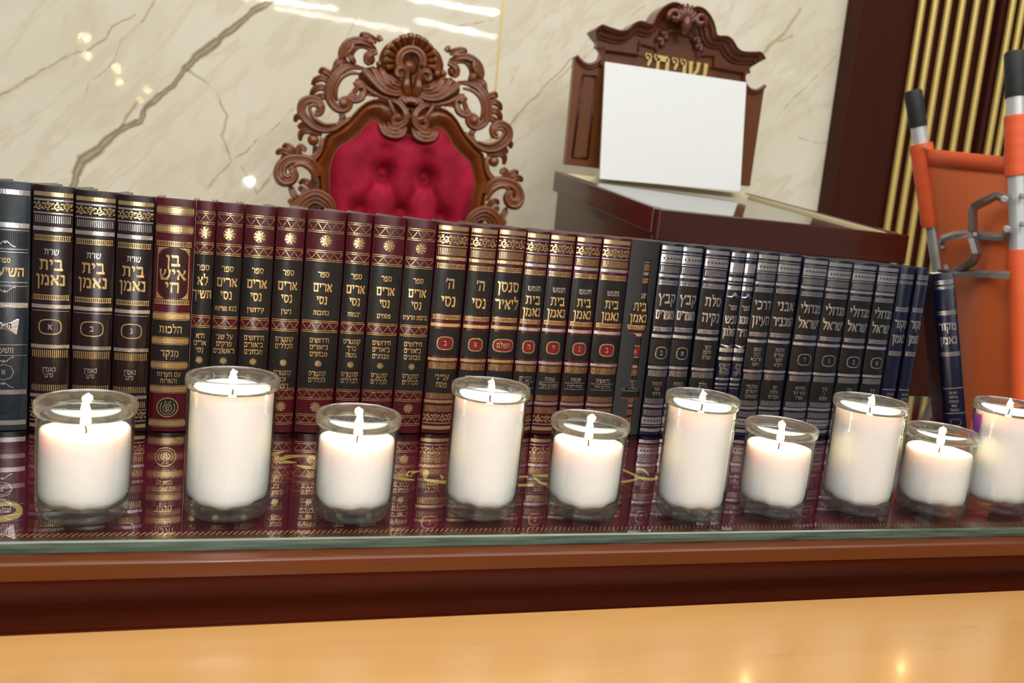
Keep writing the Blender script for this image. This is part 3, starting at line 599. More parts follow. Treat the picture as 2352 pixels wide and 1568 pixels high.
mb = ('חידושים', 'ביאורים', 'מבחנים'); kk = ('קונטרס', 'הכללים'); AN = ('ארים', 'נסי')
BN = ('בית', 'נאמן')
G1, G2, G3, G4, G5 = 'dark brown gilt books', 'burgundy books with black panels and gilt rosettes', 'burgundy books with gilt scroll bands', 'navy books with silver bands', 'plain navy books'
BOOKS = [  # top corner, top row, cover, design, label, group
 ((-62, 407), (71, 420), 'charcoal', d_charcoal, 'charcoal grey book with silver bands at the near end of the row', None),
 ((75, 420), (170, 432), 'brown', lambda b: d_brown(b, 'א'), 'dark brown gilt book beside the charcoal book, alef in its oval', G1),
 ((172, 432), (268, 444), 'brown', lambda b: d_brown(b, 'ב'), 'middle one of three dark brown gilt books, bet in its oval', G1),
 ((270, 444), (356, 453), 'brown', lambda b: d_brown(b, 'ג'), 'dark brown gilt book beside the tall gilt burgundy book, gimel in its oval', G1),
 ((359, 452), (450, 460), 'burgundy', d_benish, 'burgundy book with corner-framed gilt title and round black emblem at its foot', None),
 ((451, 460), (498, 463), 'burgundy', lambda b: d_arim(b, ('לא', 'תשיך'), None, ('ח"א', 'ארים', 'נסי'), ()), 'narrow burgundy rosette book beside the one with the round emblem', G2),
 ((500, 462), (562, 470), 'burgundy', lambda b: d_arim(b, AN, 'בבא מציעא', ('על שני', 'פרקים', 'ראשונים'), kk), 'burgundy rosette book next to the narrow rosette book', G2),
 ((565, 470), (636, 474), 'burgundy', lambda b: d_arim(b, AN, 'קידושין', mb, kk), 'third burgundy rosette book from the emblem book', G2),
 ((638, 475), (705, 480), 'burgundy', lambda b: d_arim(b, AN, 'גיטין', ('קונטרס', 'הכללים'), ('קונטרס', 'זכר', 'רפאל')), 'fourth burgundy rosette book from the emblem book, before the widest one', G2),
 ((708, 480), (798, 487), 'burgundy', lambda b: d_arim(b, AN, 'כתובות', mb, kk), 'widest burgundy rosette book', G2),
 ((800, 487), (859, 493), 'burgundy', lambda b: d_arim(b, AN, 'יבמות', ('קונטרס', 'ברך', 'משה'), kk), 'burgundy rosette book just past the widest rosette book', G2),
 ((861, 493), (936, 500), 'burgundy', lambda b: d_arim(b, AN, 'פסחים', mb, kk), 'second-last burgundy rosette book before the gilt scroll-band books', G2),
 ((938, 500), (1007, 508), 'burgundy', lambda b: d_arim(b, AN, 'ברכות וזרעים', mb, kk), 'last burgundy rosette book, touching the gilt scroll-band books', G2),
 ((1010, 508), (1083, 516), 'burgundy', lambda b: d_red(b, ("ה'", 'נסי'), 'ב', ('ענייני', 'פסח')), 'burgundy scroll-band book with bet in its red oval beside the rosette books', G3),
 ((1085, 517), (1148, 520), 'burgundy', lambda b: d_red(b, ("ה'", 'נסי'), 'א', ('ענייני', 'שבת')), 'burgundy scroll-band book with a two-letter title and alef in its red oval', G3),
 ((1150, 519), (1213, 526), 'burgundy', lambda b: d_red(b, ('סנסן', 'ליאיר'), 'השלם', (), ovw=.36), 'burgundy scroll-band book with a whole word in its long red oval', G3),
 ((1215, 527), (1268, 533), 'burgundy', lambda b: d_red(b, BN, 'ה', ('דברים', 'דברים'), 'gold', 'silver', 'חומש', True), 'burgundy book with letter he in its red oval behind the tall candle', G3),
 ((1270, 533), (1328, 537), 'burgundy', lambda b: d_red(b, BN, 'ד', ('שמות', 'משפטים-פקודי'), 'gold', 'silver', 'חומש', True), 'burgundy book with letter dalet in its red oval', G3),
 ((1330, 537), (1388, 543), 'burgundy', lambda b: d_red(b, BN, 'ג', ('שמות', 'שמות-יתרו'), 'gold', 'silver', 'חומש', True), 'burgundy book with letter gimel in its red oval', G3),
 ((1390, 543), (1455, 548), 'burgundy', lambda b: d_red(b, BN, 'ב', ('בראשית', 'תולדות-ויחי'), 'gold', 'silver', 'חומש', True), 'burgundy book with bet in its red oval, beside the black-wrapped book', G3),
 ((1457, 548), (1521, 557), 'burgundy', d_wrap, 'book wrapped in black tape with cut-out title windows', None),
 ((1524, 557), (1573, 560), 'blue', lambda b: d_red(b, ('קבץ', 'מאמרים'), 'ב', ('הגהות', 'ספר', 'סידור'), 'silver', 'silver', oval=None, blue=True), 'navy silver-banded book touching the black-wrapped book', G4),
 ((1575, 560), (1623, 566), 'blue', lambda b: d_red(b, ('קבץ', 'מאמרים'), 'א', ('הגהות', 'ספר', 'סידור'), 'silver', 'silver', oval=None, blue=True), 'second navy silver-banded book from the black-wrapped book', G4),
 ((1626, 566), (1682, 573), 'blue', lambda b: d_red(b, ('סלת', 'נקיה'), '', ('חלק', 'ראשון'), 'silver', 'silver', blue=True, mid=('עיוני', 'הלכה', 'ואגדה')), 'third navy silver-banded book from the black-wrapped book, no oval', G4),
 ((1685, 573), (1718, 576), 'blue', lambda b: d_small(b, ('נפש', 'השלחן'), ('חידושים', 'באורים', 'והערות')), 'thin navy book with pointed title frame, nearer the black-wrapped book', G4),
 ((1719, 576), (1745, 578), 'blue', lambda b: d_small(b, ('מסכת', 'נזיר'), ('חלק', 'שני', 'נזיקין')), 'thin navy book with pointed title frame, farther from the black-wrapped book', G4),
 ((1747, 578), (1794, 581), 'blue', lambda b: d_red(b, ('דרכי', 'העיון'), '', ('ממלכתי', 'ירושלים', 'הוצאתנו'), 'silver', 'silver', blue=True, mid=('הגאון', 'רבנו', 'שליט"א', 'ראש')), 'navy silver-banded book just past the two thin framed ones', G4),
 ((1796, 581), (1850, 587), 'blue', lambda b: d_red(b, ('אבני', 'המכביר'), '', ('עם', 'מפתח', 'מקורות'), 'silver', 'silver', blue=True, mid=('הלכות', 'מועדים', 'לספר', 'ויקרא')), 'navy silver-banded book, second past the two thin framed ones', G4),
 ((1852, 588), (1908, 595), 'blue', lambda b: d_red(b, ('מגדולי', 'ישראל'), 'ד', ('תולדות', 'חכמי דור', 'ספרד'), 'silver', 'silver', oval=None, blue=True), 'navy book with dalet in its round ring', G4),
 ((1910, 595), (1965, 602), 'blue', lambda b: d_red(b, ('מגדולי', 'ישראל'), 'ג', ('כרך', 'ג', 'השלם'), 'silver', 'silver', oval=None, blue=True), 'navy book with gimel in its round ring', G4),
 ((1967, 602), (2022, 607), 'blue', lambda b: d_red(b, ('מגדולי', 'ישראל'), 'ב', ('כרך', 'ב', 'השלם'), 'silver', 'silver', oval=None, blue=True), 'navy book second-last of those with a letter ring', G4),
 ((2024, 607), (2072, 612), 'blue', lambda b: d_red(b, ('מגדולי', 'ישראל'), 'א', ('כרך', 'א', 'השלם'), 'silver', 'silver', oval=None, blue=True), 'navy ringed book touching the thin plain navy books', G4),
 ((2075, 612), (2110, 614), 'blue', d_plainblue, 'thin plain navy book beside the ringed navy book', G5),
 ((2113, 614), (2140, 616), 'blue', d_plainblue, 'thin plain navy book at the end of the upright row', G5),
]
for (a, c, cover, design, label, group) in BOOKS:
    A, C = on_row(*a), on_row(*c); xa, xc = A.dot(RD), C.dot(RD); t = xc-xa-0.0006; h = (A.z+C.z)/2
    dy = random.uniform(-0.0012, 0.0012)
    root = thing('book', label, 'book', RD*((xa+xc)/2)+RN*(0.004+dy), (0, 0, ALPHA), group)
    b = Book(t, h); design(b); b.build(root, cover, NAMES)
# the book that leans at the end of the row
P0 = on_z(2195, 1001, 0.0); b = Book(0.029, 0.236, 0.15); d_plainblue(b)
root = thing('book', 'plain navy book leaning back against the end of the row', 'book', P0, (0, math.radians(-13.0), -0.62), G5)
root.location = P0 + Vector((0.004, 0.004, 0.0035)); b.build(root, 'blue', NAMES)

# ------------------------------------------------------------------ candles in jars
def make_candle(tall, label, loc):
    Hh = 0.113 if tall else 0.0865; zw = 0.102 if tall else 0.0645
    root = thing('candle_jar', label, 'candle', loc, (0, 0, 0), 'tall candles in glass jars' if tall else 'short candles in glass jars')
    ro, ri = 0.0350, 0.0338
    wall = [(0.0346, 0.0135), (ro-0.0002, 0.022), (ro+0.0003, Hh-0.018), (ro+0.0004, Hh-0.0105)]
    m = M(); m.lathe(wall, 72, 0); m.lathe([(r-0.0013, z) for r, z in wall], 72, 0)
    foot = [(0.0001, 0.0008), (0.024, 0.0008), (0.0285, 0.0001), (0.0316, 0.0009), (0.0336, 0.0036), (0.0344, 0.008), (0.0346, 0.0140), (0.0322, 0.0140), (0.0312, 0.0105), (0.028, 0.0088), (0.018, 0.0082), (0.0001, 0.0080)]
    m.lathe(foot, 72, 2)
    lip = [(ro+0.0004, Hh-0.0106), (0.0362, Hh-0.0098), (0.0370, Hh-0.0082), (0.0373, Hh-0.0052), (0.0370, Hh-0.0022), (0.0364, Hh-0.0007), (0.0354, Hh), (0.0344, Hh-0.0006), (0.0338, Hh-0.0022), (0.0335, Hh-0.006), (0.0335, Hh-0.0106), (ro+0.0004, Hh-0.0106)]
    m.lathe(lip, 72, 1)
    m.build('glass_jar', ['jar', 'clear_glass', 'foot_glass'], root, True, autos=1.0)
    # wax with a melted hollow
    rw = 0.0328; sg = 64; w = M(); prof = [(0.0001, 0.0095), (0.020, 0.0098), (0.0275, 0.0112), (0.0310, 0.0140), (rw-0.0004, 0.019), (rw, 0.03), (rw, zw*0.6), (rw, zw-0.004), (rw-0.0002, zw-0.0012), (rw-0.0012, zw+0.0002), (rw-0.0028, zw-0.0004), (rw-0.006, zw-0.0022), (0.016, zw-0.0034), (0.006, zw-0.0038), (0.0001, zw-0.0038)]
    w.lathe(prof, sg)
    for i in range(len(w.v)):
        x, y, z = w.v[i]; a = math.atan2(y, x)
        if z < 0.02: w.v[i] = (x, y, z+0.0012*math.sin(3*a+1)*math.hypot(x, y)/rw+0.0006*math.sin(9*a))
        elif z > zw-0.005: w.v[i] = (x, y, z+0.0010*math.sin(2*a+0.6)*math.hypot(x, y)/rw)
    w.build('wax', 'wax', root, True)
    k = M(); z0 = zw-0.006; k.tube([(0, 0, z0), (0.0003, 0, z0+0.004), (-0.0004, 0.0003, z0+0.0075), (-0.0014, 0.0005, z0+0.0105)], [0.0008, 0.0008, 0.0007, 0.0006], 8); k.build('wick', 'wick', root, True)
    fh = 0.014 if tall else 0.021; zf = zw+0.0015 if tall else zw+0.0025; fl = M()
    rs = [0.0004, 0.0022, 0.0034, 0.0038, 0.0033, 0.0022, 0.0010, 0.0002]; zs = [0, .08, .2, .36, .55, .75, .9, 1.0]; sc_ = 0.85 if tall else 1.05
    vs = []; fs = []; g = 14
    for r, zz in zip(rs, zs):
        for q in range(g): vs.append((r*sc_*math.cos(2*math.pi*q/g)-0.0012*zz, r*sc_*math.sin(2*math.pi*q/g), zf+fh*zz))
    for i in range(7):
        for q in range(g): fs.append((i*g+q, i*g+(q+1) % g, (i+1)*g+(q+1) % g, (i+1)*g+q))
    fl.add(vs, fs); fl.build('flame', 'flame', root, True)
    return root
ROWC = [  # foot centre in the image, tall?, label
 (192, 1178, 0, 'short candle jar in front of the dark brown books'),
 (520, 1172, 1, 'tall candle jar beside the emblem book, in front of the narrow rosette book'),
 (808, 1178, 0, 'short candle jar in front of the widest burgundy rosette book'),
 (1101, 1172, 1, 'tall candle jar in front of the burgundy scroll-band books'),
 (1334, 1172, 0, 'short candle jar in front of the black-wrapped book'),
 (1580, 1177, 1, 'tall candle jar just past the black-wrapped book, in front of navy books'),
 (1768, 1170, 0, 'short candle jar in front of the navy books with letter rings'),
 (1962, 1166, 1, 'tall candle jar in front of the thin plain navy books'),
 (2134, 1168, 0, 'short candle jar in front of the leaning navy book'),
 (2278, 1163, 1, 'tall candle jar with a purple label, in front of the orange stretcher')]
protos = {}
for i, (x, y, tall, label) in enumerate(ROWC):
    p = on_z(x, y, 0.0); p.z = 0.0003
    if tall not in protos: protos[tall] = r = make_candle(tall, label, p)
    else: r = dup(protos[tall], p); r['label'] = label
    k = (0.955, 0.955, 0.926, 0.905, 0.945, 0.90, 0.91, 0.95, 0.955, 0.93)[i]; r.scale = (k, k, (1.025, 0.98, 0.985, 0.99, 0.98, 0.985, 0.985, 0.985, 0.975, 1.0)[i])
    r.rotation_euler = (0, 0, i*1.3 if i else 0)
    last = r
# the purple label on the far side of the last jar
lb = M(); R_ = 0.0352; a0 = math.radians(100); a1 = math.radians(176)
vs = []; fs = []
for k in range(13):
    a = a0+(a1-a0)*k/12
    for z in (0.068, 0.098): vs.append((R_*math.cos(a), R_*math.sin(a), z))
for k in range(12): fs.append((2*k, 2*k+2, 2*k+3, 2*k+1))
lb.add(vs, fs); last.rotation_euler = (0, 0, 0); lab = lb.build('paper_label', 'purple', last)
pr = M()
for (ca, cz, ra, rz) in ((math.radians(150), 0.082, 0.0035, 0.0055), (math.radians(158), 0.077, 0.003, 0.004), (math.radians(143), 0.088, 0.002, 0.003)):
    ring = [((R_+0.0003)*math.cos(ca+ra/R_*math.cos(q)), (R_+0.0003)*math.sin(ca+ra/R_*math.cos(q)), cz+rz*math.sin(q)) for q in np.linspace(0, 5.6, 10)]
    pr.add(ring, [tuple(range(10))])
pr.build('printed_mark', 'orange_print', lab)

# ------------------------------------------------------------------ table with cloth and glass
GY = on_z(600, 1236, 0.0).y; EY = on_z(1176, 1271, -0.010).y
print('glass front', GY, 'edge', EY, on_z(1750, 1234, 0).y, on_z(1681, 1216, 0).y, on_z(600, 1262, -.009).y)
X0, X1, YB = -1.15, 1.32, 0.36
zt = -0.010
tb = thing('table', 'long mahogany table with a moulded edge under the glass', 'table', (0.3, 0, FLOOR_Z))
def tz(z): return z-FLOOR_Z
prof = [(YB, 0), (EY+0.0030, 0), (EY+0.0018, -0.0002), (EY+0.0008, -0.0007), (EY+0.0002, -0.0016), (EY, -0.0028), (EY, -0.0125), (EY+0.0015, -0.0138)]
pr2 = [(EY+0.0030, -0.014), (EY+0.0045, -0.020), (EY+0.0075, -0.028), (EY+0.012, -0.036), (EY+0.018, -0.044), (EY+0.0215, -0.052), (EY+0.022, -0.060), (EY+0.03, -0.060)]
def xtr(m, pf, mi=0, x0=X0, x1=X1, close=None):
    pf = list(pf)+(close or [])
    m.extrude(pf, lambda a, b, d: (d-0.3, a, tz(zt+b)), x0, x1, mi)
m = M(); xtr(m, prof, 0, close=[(YB, -0.014)]); m.build('table_top', 'mahogany_edge', tb, True, autos=0.7)
m = M(); xtr(m, pr2, 0, X0+.01, X1-.01, close=[(YB-0.02, -0.060), (YB-0.02, -0.014)]); m.build('cove_moulding', 'mahogany', tb, True, autos=0.5)
m = M(); xtr(m, [(EY+0.012, -0.0605), (EY+0.008, -0.064), (EY+0.008, -0.15), (EY+0.03, -0.15), (EY+0.03, -0.0605)], 0, X0+.02, X1-.02); m.build('apron', 'mahogany', tb)
for x in (X0+0.1, X1-0.1):
    for y in (EY+0.08, YB-0.1):
        m = M(); m.box((x-0.3, y, (tz(zt-0.0605))/2), (0.08, 0.08, tz(zt-0.0605))); m.build('leg', 'mahogany', tb, bevel=0.004)

cl = thing('tablecloth', 'burgundy velvet cloth with gold embroidery under the table glass', 'tablecloth', (0.3, 0, zt+0.0002))
m = M(); m.box(((X0+X1)/2-0.3, (GY+0.034+YB-0.02)/2, 0.0003), (X1-X0-0.1, YB-0.02-GY-0.034, 0.0006)); m.build('cloth', 'cloth', cl)
m = M(); n = 560
for k in range(n):
    x = X0+0.06+(X1-X0-0.12)*k/n-0.3
    m.tube([(x, GY+0.0320, 0.0006), (x+0.0036, GY+0.0385, 0.00065)], [0.0003, 0.0003], 5)
o = m.build('gold_braid', 'fringe', cl)
m = M()
STROKES = [  # embroidered strokes seen between the candles
 ([(-30, 1168), (0, 1160), (28, 1160), (44, 1170), (40, 1184), (18, 1192), (-6, 1196), (-30, 1198)], [8, 9, 11, 14, 16, 13, 9, 8]),
 ([(396, 998), (440, 1001)], [2, 3]), ([(406, 1006), (430, 1003), (470, 1004)], [5, 7, 3]),
 ([(560, 1052), (600, 1050), (634, 1044), (655, 1036)], [10, 9, 7, 1]),
 ([(642, 1062), (655, 1052), (680, 1049), (705, 1049), (725, 1054), (728, 1068), (716, 1074)], [2, 10, 6, 6, 9, 14, 5]), ([(642, 1062), (664, 1063), (682, 1064)], [9, 6, 1]),
 ([(681, 1070), (700, 1074), (730, 1076), (760, 1072)], [2, 7, 6, 4]),
 ([(880, 1098), (905, 1099), (930, 1102), (952, 1104)], [4, 5, 7, 2]), ([(934, 1096), (940, 1089), (950, 1086), (966, 1083)], [4, 12, 6, 1]), ([(940, 1088), (945, 1097)], [10, 3]),
 ([(981, 1082), (977, 1092), (975, 1100)], [9, 12, 6]), ([(974, 1103), (990, 1106), (1020, 1109), (1050, 1108)], [5, 7, 7, 6]), ([(1010, 1092), (1018, 1100)], [2, 9]),
 ([(1180, 1097), (1212, 1096)], [6, 4]), ([(1180, 1116), (1225, 1116)], [6, 6]),
 ([(1222, 1094), (1250, 1094), (1275, 1094)], [6, 7, 7]), ([(1224, 1096), (1236, 1106), (1250, 1113), (1280, 1116)], [4, 6, 6, 7]),
 ([(1400, 1106), (1430, 1108), (1460, 1103), (1468, 1101)], [6, 6, 5, 1]), ([(1430, 1080), (1450, 1089), (1475, 1100), (1500, 1102), (1520, 1095)], [4, 5, 7, 6, 5]), ([(1460, 1078), (1478, 1081), (1490, 1093)], [6, 6, 3])]
for pts, w in STROKES:
    pp = spline(pts, 4) if len(pts) > 2 else pts; ww = lerp_list(w, len(pp)); Lp, Rp = ribbon_quads([tuple(q) for q in pp], ww)
    A = [on_z(q[0], q[1], zt) for q in Lp]; B = [on_z(q[0], q[1], zt) for q in Rp]; k = len(A)
    m.add([(p.x-0.3, p.y, 0.00075) for p in A+B], [(i, i+1, k+i+1, k+i) for i in range(k-1)])
m.build('gold_embroidery', 'embroidery', cl)

gl = M(); zb = zt+0.0014; xa, xb, ya, yb2 = X0+0.03, X1-0.03, GY, YB-0.01; zz = -0.0002
gl.add([(xa, ya, zb), (xb, ya, zb), (xb, ya, zz-0.0012), (xa, ya, zz-0.0012), (xa, ya+0.0012, zz), (xb, ya+0.0012, zz), (xb, yb2, zz), (xa, yb2, zz), (xb, yb2, zb), (xa, yb2, zb)],
       [(4, 5, 6, 7)], 0)
gl.add(gl.v[:10], [(0, 1, 2, 3), (3, 2, 5, 4)], 1); gl.add(gl.v[:10], [(7, 6, 8, 9)], 1); gl.add(gl.v[:10], [(0, 9, 8, 1)], 0)
o = gl.build('glass_sheet', ['table_glass', 'glass_edge'], None)
bm = bmesh.new(); bm.from_mesh(o.data); bmesh.ops.remove_doubles(bm, verts=bm.verts, dist=1e-6); bmesh.ops.recalc_face_normals(bm, faces=bm.faces); bm.to_mesh(o.data); bm.free()
tag(o, 'thick clear glass sheet with green edge lying over the burgundy cloth', 'glass sheet')

# light desk in front
DZ = -0.0475; d0, d1 = on_z(0, 1460, DZ), on_z(2352, 1355, DZ)
print('desk far edge', d0, d1)
da = math.atan2(d1.y-d0.y, d1.x-d0.x); dm = (d0+d1)/2
dk = thing('desk', 'pale beech desk top in front of the mahogany table', 'desk', (dm.x, dm.y, FLOOR_Z), (0, 0, da))
m = M(); m.box((0, -0.24, tz(DZ)-0.012), (2.2, 0.48, 0.024)); m.build('desk_top', 'beech', dk, bevel=0.0006)
for x in (-1.0, 1.0):
    m = M(); m.box((x, -0.26, (tz(DZ)-0.024)/2), (0.03, 0.40, tz(DZ)-0.024)); m.build('side_panel', 'beech', dk)

# ------------------------------------------------------------------ room
def mk():
    s = N('polished cream marble'); tc = s.n('TexCoord'); sep = s.n('SeparateXYZ'); s.link(tc.outputs['Object'], sep.inputs[0])
    cmb = s.n('CombineXYZ'); s.link(sep.outputs[0], cmb.inputs[0]); s.link(sep.outputs[2], cmb.inputs[1]); P = cmb.outputs[0]
    nz = s.n('TexNoise'); s.link(P, nz.inputs['Vector']); nz.inputs['Scale'].default_value = 14; nz.inputs['Detail'].default_value = 4
    off = s.n('VectorMath'); off.operation = 'SUBTRACT'; s.link(nz.outputs['Color'], off.inputs[0]); off.inputs[1].default_value = (0.5, 0.5, 0.5)
    scl = s.n('VectorMath'); scl.operation = 'SCALE'; s.link(off.outputs[0], scl.inputs[0]); scl.inputs['Scale'].default_value = 0.024
    add = s.n('VectorMath'); add.operation = 'ADD'; s.link(P, add.inputs[0]); s.link(scl.outputs[0], add.inputs[1]); Q = add.outputs[0]
    def wpt(p): w = on_y(p[0], p[1], WALL_Y); return (w.x, w.z, 0)
    def seg(a, b, w, prev):
        A, B = Vector(wpt(a)), Vector(wpt(b)); AB = B-A; L2 = AB.dot(AB)
        Qs = Q
        if prev is not None:
            z = s.n('VectorMath'); z.operation = 'MULTIPLY_ADD'; s.link(prev, z.inputs[0]); z.inputs[1].default_value = (1e-9, 1e-9, 1e-9); s.link(Q, z.inputs[2]); Qs = z.outputs[0]
        d = s.n('VectorMath'); d.operation = 'SUBTRACT'; s.link(Qs, d.inputs[0]); d.inputs[1].default_value = A
        t = s.n('VectorMath'); t.operation = 'DOT_PRODUCT'; s.link(d.outputs[0], t.inputs[0]); t.inputs[1].default_value = AB/L2
        tt = s.math('ADD', t.outputs['Value'], 0.0, True)
        pr = s.n('VectorMath'); pr.operation = 'SCALE'; pr.inputs[0].default_value = AB; s.link(tt, pr.inputs['Scale'])
        ds = s.n('VectorMath'); ds.operation = 'DISTANCE'; s.link(d.outputs[0], ds.inputs[0]); s.link(pr.outputs[0], ds.inputs[1])
        k = s.math('MULTIPLY', ds.outputs['Value'], 1.0/w)
        return k if prev is None else s.math('MINIMUM', prev, k)
    BIG = [(660, -20, 9), (600, 15, 10), (540, 60, 9), (500, 95, 12), (450, 135, 12), (425, 158, 7), (395, 200, 6), (365, 222, 9), (335, 250, 8), (320, 278, 7), (285, 292, 9), (250, 320, 10), (225, 345, 13), (190, 365, 14), (175, 395, 9), (165, 440, 8)]
    THIN = [[(425, 158, 4), (470, 185, 4), (500, 215, 4), (522, 265, 4), (508, 310, 4), (532, 370, 4)], [(322, 232, 5), (290, 270, 5), (270, 300, 5)],
            [(0, 220, 3), (35, 200, 4), (100, 160, 4), (165, 125, 3), (200, 115, 4), (245, 85, 3), (255, 60, 3), (310, 35, 2)], [(355, 0, 2), (330, 45, 3), (280, 95, 3), (262, 145, 2), (205, 190, 2), (185, 260, 2)],
            [(555, 385, 5), (590, 445, 4), (640, 380, 4), (660, 330, 2)], [(460, 445, 2), (535, 370, 3), (600, 320, 3), (680, 245, 2)], [(1320, 130, 3), (1240, 210, 4), (1165, 290, 4), (1110, 330, 2)], [(1480, 10, 2), (1260, 200, 2)],
            [(1840, 20, 3), (1800, 75, 8), (1760, 115, 7), (1700, 175, 4), (1640, 240, 3)], [(1820, 80, 4), (1775, 100, 4)], [(1790, 260, 4), (1840, 210, 3), (1920, 130, 2)], [(1835, 315, 2), (1880, 330, 5), (1940, 325, 2)],
            [(1130, 45, 2), (1060, 58, 3), (975, 45, 2)], [(820, 40, 2), (775, 130, 2), (760, 200, 2)], [(1210, 110, 2), (1170, 200, 2)]]
    big = None; first = True
    for a, b in zip(BIG[:-1], BIG[1:]): big = seg(a, b, (a[2]+b[2])*0.5*0.00135, big)
    thin = s.math('ADD', s.math('MULTIPLY', big, 0.0000001), 1000.0)
    for poly in THIN:
        for a, b in zip(poly[:-1], poly[1:]): thin = seg(a, b, (a[2]+b[2])*0.5*0.0014, thin)
    mr = s.n('Mapping'); s.link(Q, mr.inputs[0]); mr.inputs['Rotation'].default_value = (0, 0, -0.85); mp = s.n('Mapping'); s.link(mr.outputs[0], mp.inputs[0]); mp.inputs['Scale'].default_value = (0.9, 3.6, 1)
    f1 = s.noise(mp.outputs[0], 1.7, 6, 0.6, 0.4); f2 = s.noise(P, 3.0, 4, 0.6, 0.6); f3 = s.noise(P, 34, 3)
    faint = s.math('SUBTRACT', 1.0, s.math('MULTIPLY', s.math('ABSOLUTE', s.math('SUBTRACT', f1, 0.5)), 26.0), True)
    base = s.ramp(f2, [(0.3, lin((228, 219, 192))), (0.55, lin((238, 230, 206))), (0.75, lin((240, 235, 217)))])
    c1 = s.mix(s.math('MULTIPLY', faint, s.math('MULTIPLY', f2, 0.40)), base, lin((192, 160, 98)))
    tf = s.math('MULTIPLY', s.math('SUBTRACT', 1.0, thin, True), 0.66)
    c2 = s.mix(tf, c1, lin((158, 128, 70)))
    bfac = s.ramp(big, [(0.0, (0.55, 0.55, 0.55, 1)), (0.5, (0.95, 0.95, 0.95, 1)), (1.0, (0, 0, 0, 1))])
    bcol = s.mix(f3, lin((112, 90, 48)), lin((166, 148, 106)))
    c3 = s.mix(bfac, c2, bcol)
    s.pbr(c3, 0.035, 0, s.bump(s.noise(P, 60, 2), 0.02, 0.002), Specular_IOR_Level=0.5); return s.m
MAT['marble'] = mk()
m = M(); m.box((0.6, WALL_Y+0.05, (FLOOR_Z+2.3)/2), (6.4, 0.1, 2.3-FLOOR_Z)); struct(m.build('wall_back', 'marble'))
m = M(); m.box((0.6, -0.6, FLOOR_Z-0.05), (6.4, 4.9, 0.1)); MAT['floor'] = plain('stone floor', (150, 138, 120), 0.3); struct(m.build('floor', 'floor'))
j0, j1 = on_y(1157, 0, WALL_Y), on_y(1140, 240, WALL_Y)
m = M(); m.box((j0.x, WALL_Y-0.0005, (FLOOR_Z+2.3)/2), (0.0055, 0.003, 2.3-FLOOR_Z)); struct(m.build('trim_1', 'rod'))

# dark panel with gold rods
PY = WALL_Y-0.06
pa = on_y(1935, 250, PY); 
sl = thing('slatted_panel', 'dark mahogany panel with upright gold slats beside the marble wall', 'panel', (pa.x, PY, FLOOR_Z))
m = M(); m.box((0.95, 0.028, 1.54), (1.9, 0.056, 3.08)); m.build('back_panel', 'panel', sl)
m = M(); m.box((0.10, -0.008, 1.54), (0.20, 0.02, 3.08)); m.build('side_board', 'panel', sl, bevel=0.003)
rods = [on_y(x, 0, PY-0.02).x for x in (2121, 2150.5, 2181, 2213, 2246, 2280, 2329)]
for x in rods+[rods[-1]+0.045, rods[-1]+0.09, rods[-1]+0.135]:
    m = M(); m.tube([(x-pa.x, -0.016, 0.0), (x-pa.x, -0.016, 3.08)], 0.0122, 16); m.build('gold_slat', 'rod', sl, True, autos=0.8)
m = M(); m.box((0.98, -0.026, 0.46), (1.56, 0.012, 0.92)); m.build('added_base_board', 'panel', sl, bevel=0.002)  # added board, hides the lower slats so the gap behind the books looks dark
m = M(); m.box(((rods[5]+rods[6])/2-pa.x, -0.012, 1.54), (0.016, 0.03, 3.08)); m.build('door_stile', 'panel', sl, bevel=0.002)

# ------------------------------------------------------------------ carved armchair
CY = 1.35; CX = 0.4195
def cp(zx, zy):                       # traced on the photograph's chair, carried to the chair's own plane
    p = on_y(620+zx/3.408, 60+zy/3.408, CY); return (p.x-CX, p.z)
S = 0.000345                          # one traced unit in metres
FAT = 1.22
ch = thing('armchair', 'carved walnut armchair with crimson tufted back in front of the marble wall', 'chair', (CX, CY, FLOOR_Z))
def cpt(a, b, d): return (a, -d, b-FLOOR_Z)
def resample(pts, n):
    P = np.array(pts, float); L = np.r_[0, np.cumsum(np.hypot(*(np.diff(P, axis=0).T)))]
    t = np.linspace(0, L[-1], n); return np.c_[np.interp(t, L, P[:, 0]), np.interp(t, L, P[:, 1])]
INN = [(1072, 915), (1035, 905), (1000, 890), (950, 876), (905, 858), (868, 822), (842, 778), (800, 757), (770, 768), (735, 800), (695, 860), (625, 905), (545, 950), (535, 965), (505, 1005), (482, 1060), (470, 1130), (468, 1200), (466, 1290), (478, 1400), (490, 1520), (500, 1700), (520, 1900)]
OUTL = [(1072, 640), (1030, 640), (1000, 632), (960, 605), (915, 585), (850, 574), (790, 582), (740, 602), (690, 640), (640, 695), (590, 752), (530, 800), (430, 858), (412, 900), (405, 945), (380, 1000), (325, 1072), (352, 1140), (365, 1200), (372, 1290), (378, 1400), (388, 1520), (400, 1700), (420, 1900)]
NN = 90
I_ = resample([cp(*p) for p in INN], NN); O_ = resample([cp(*p) for p in OUTL], NN)
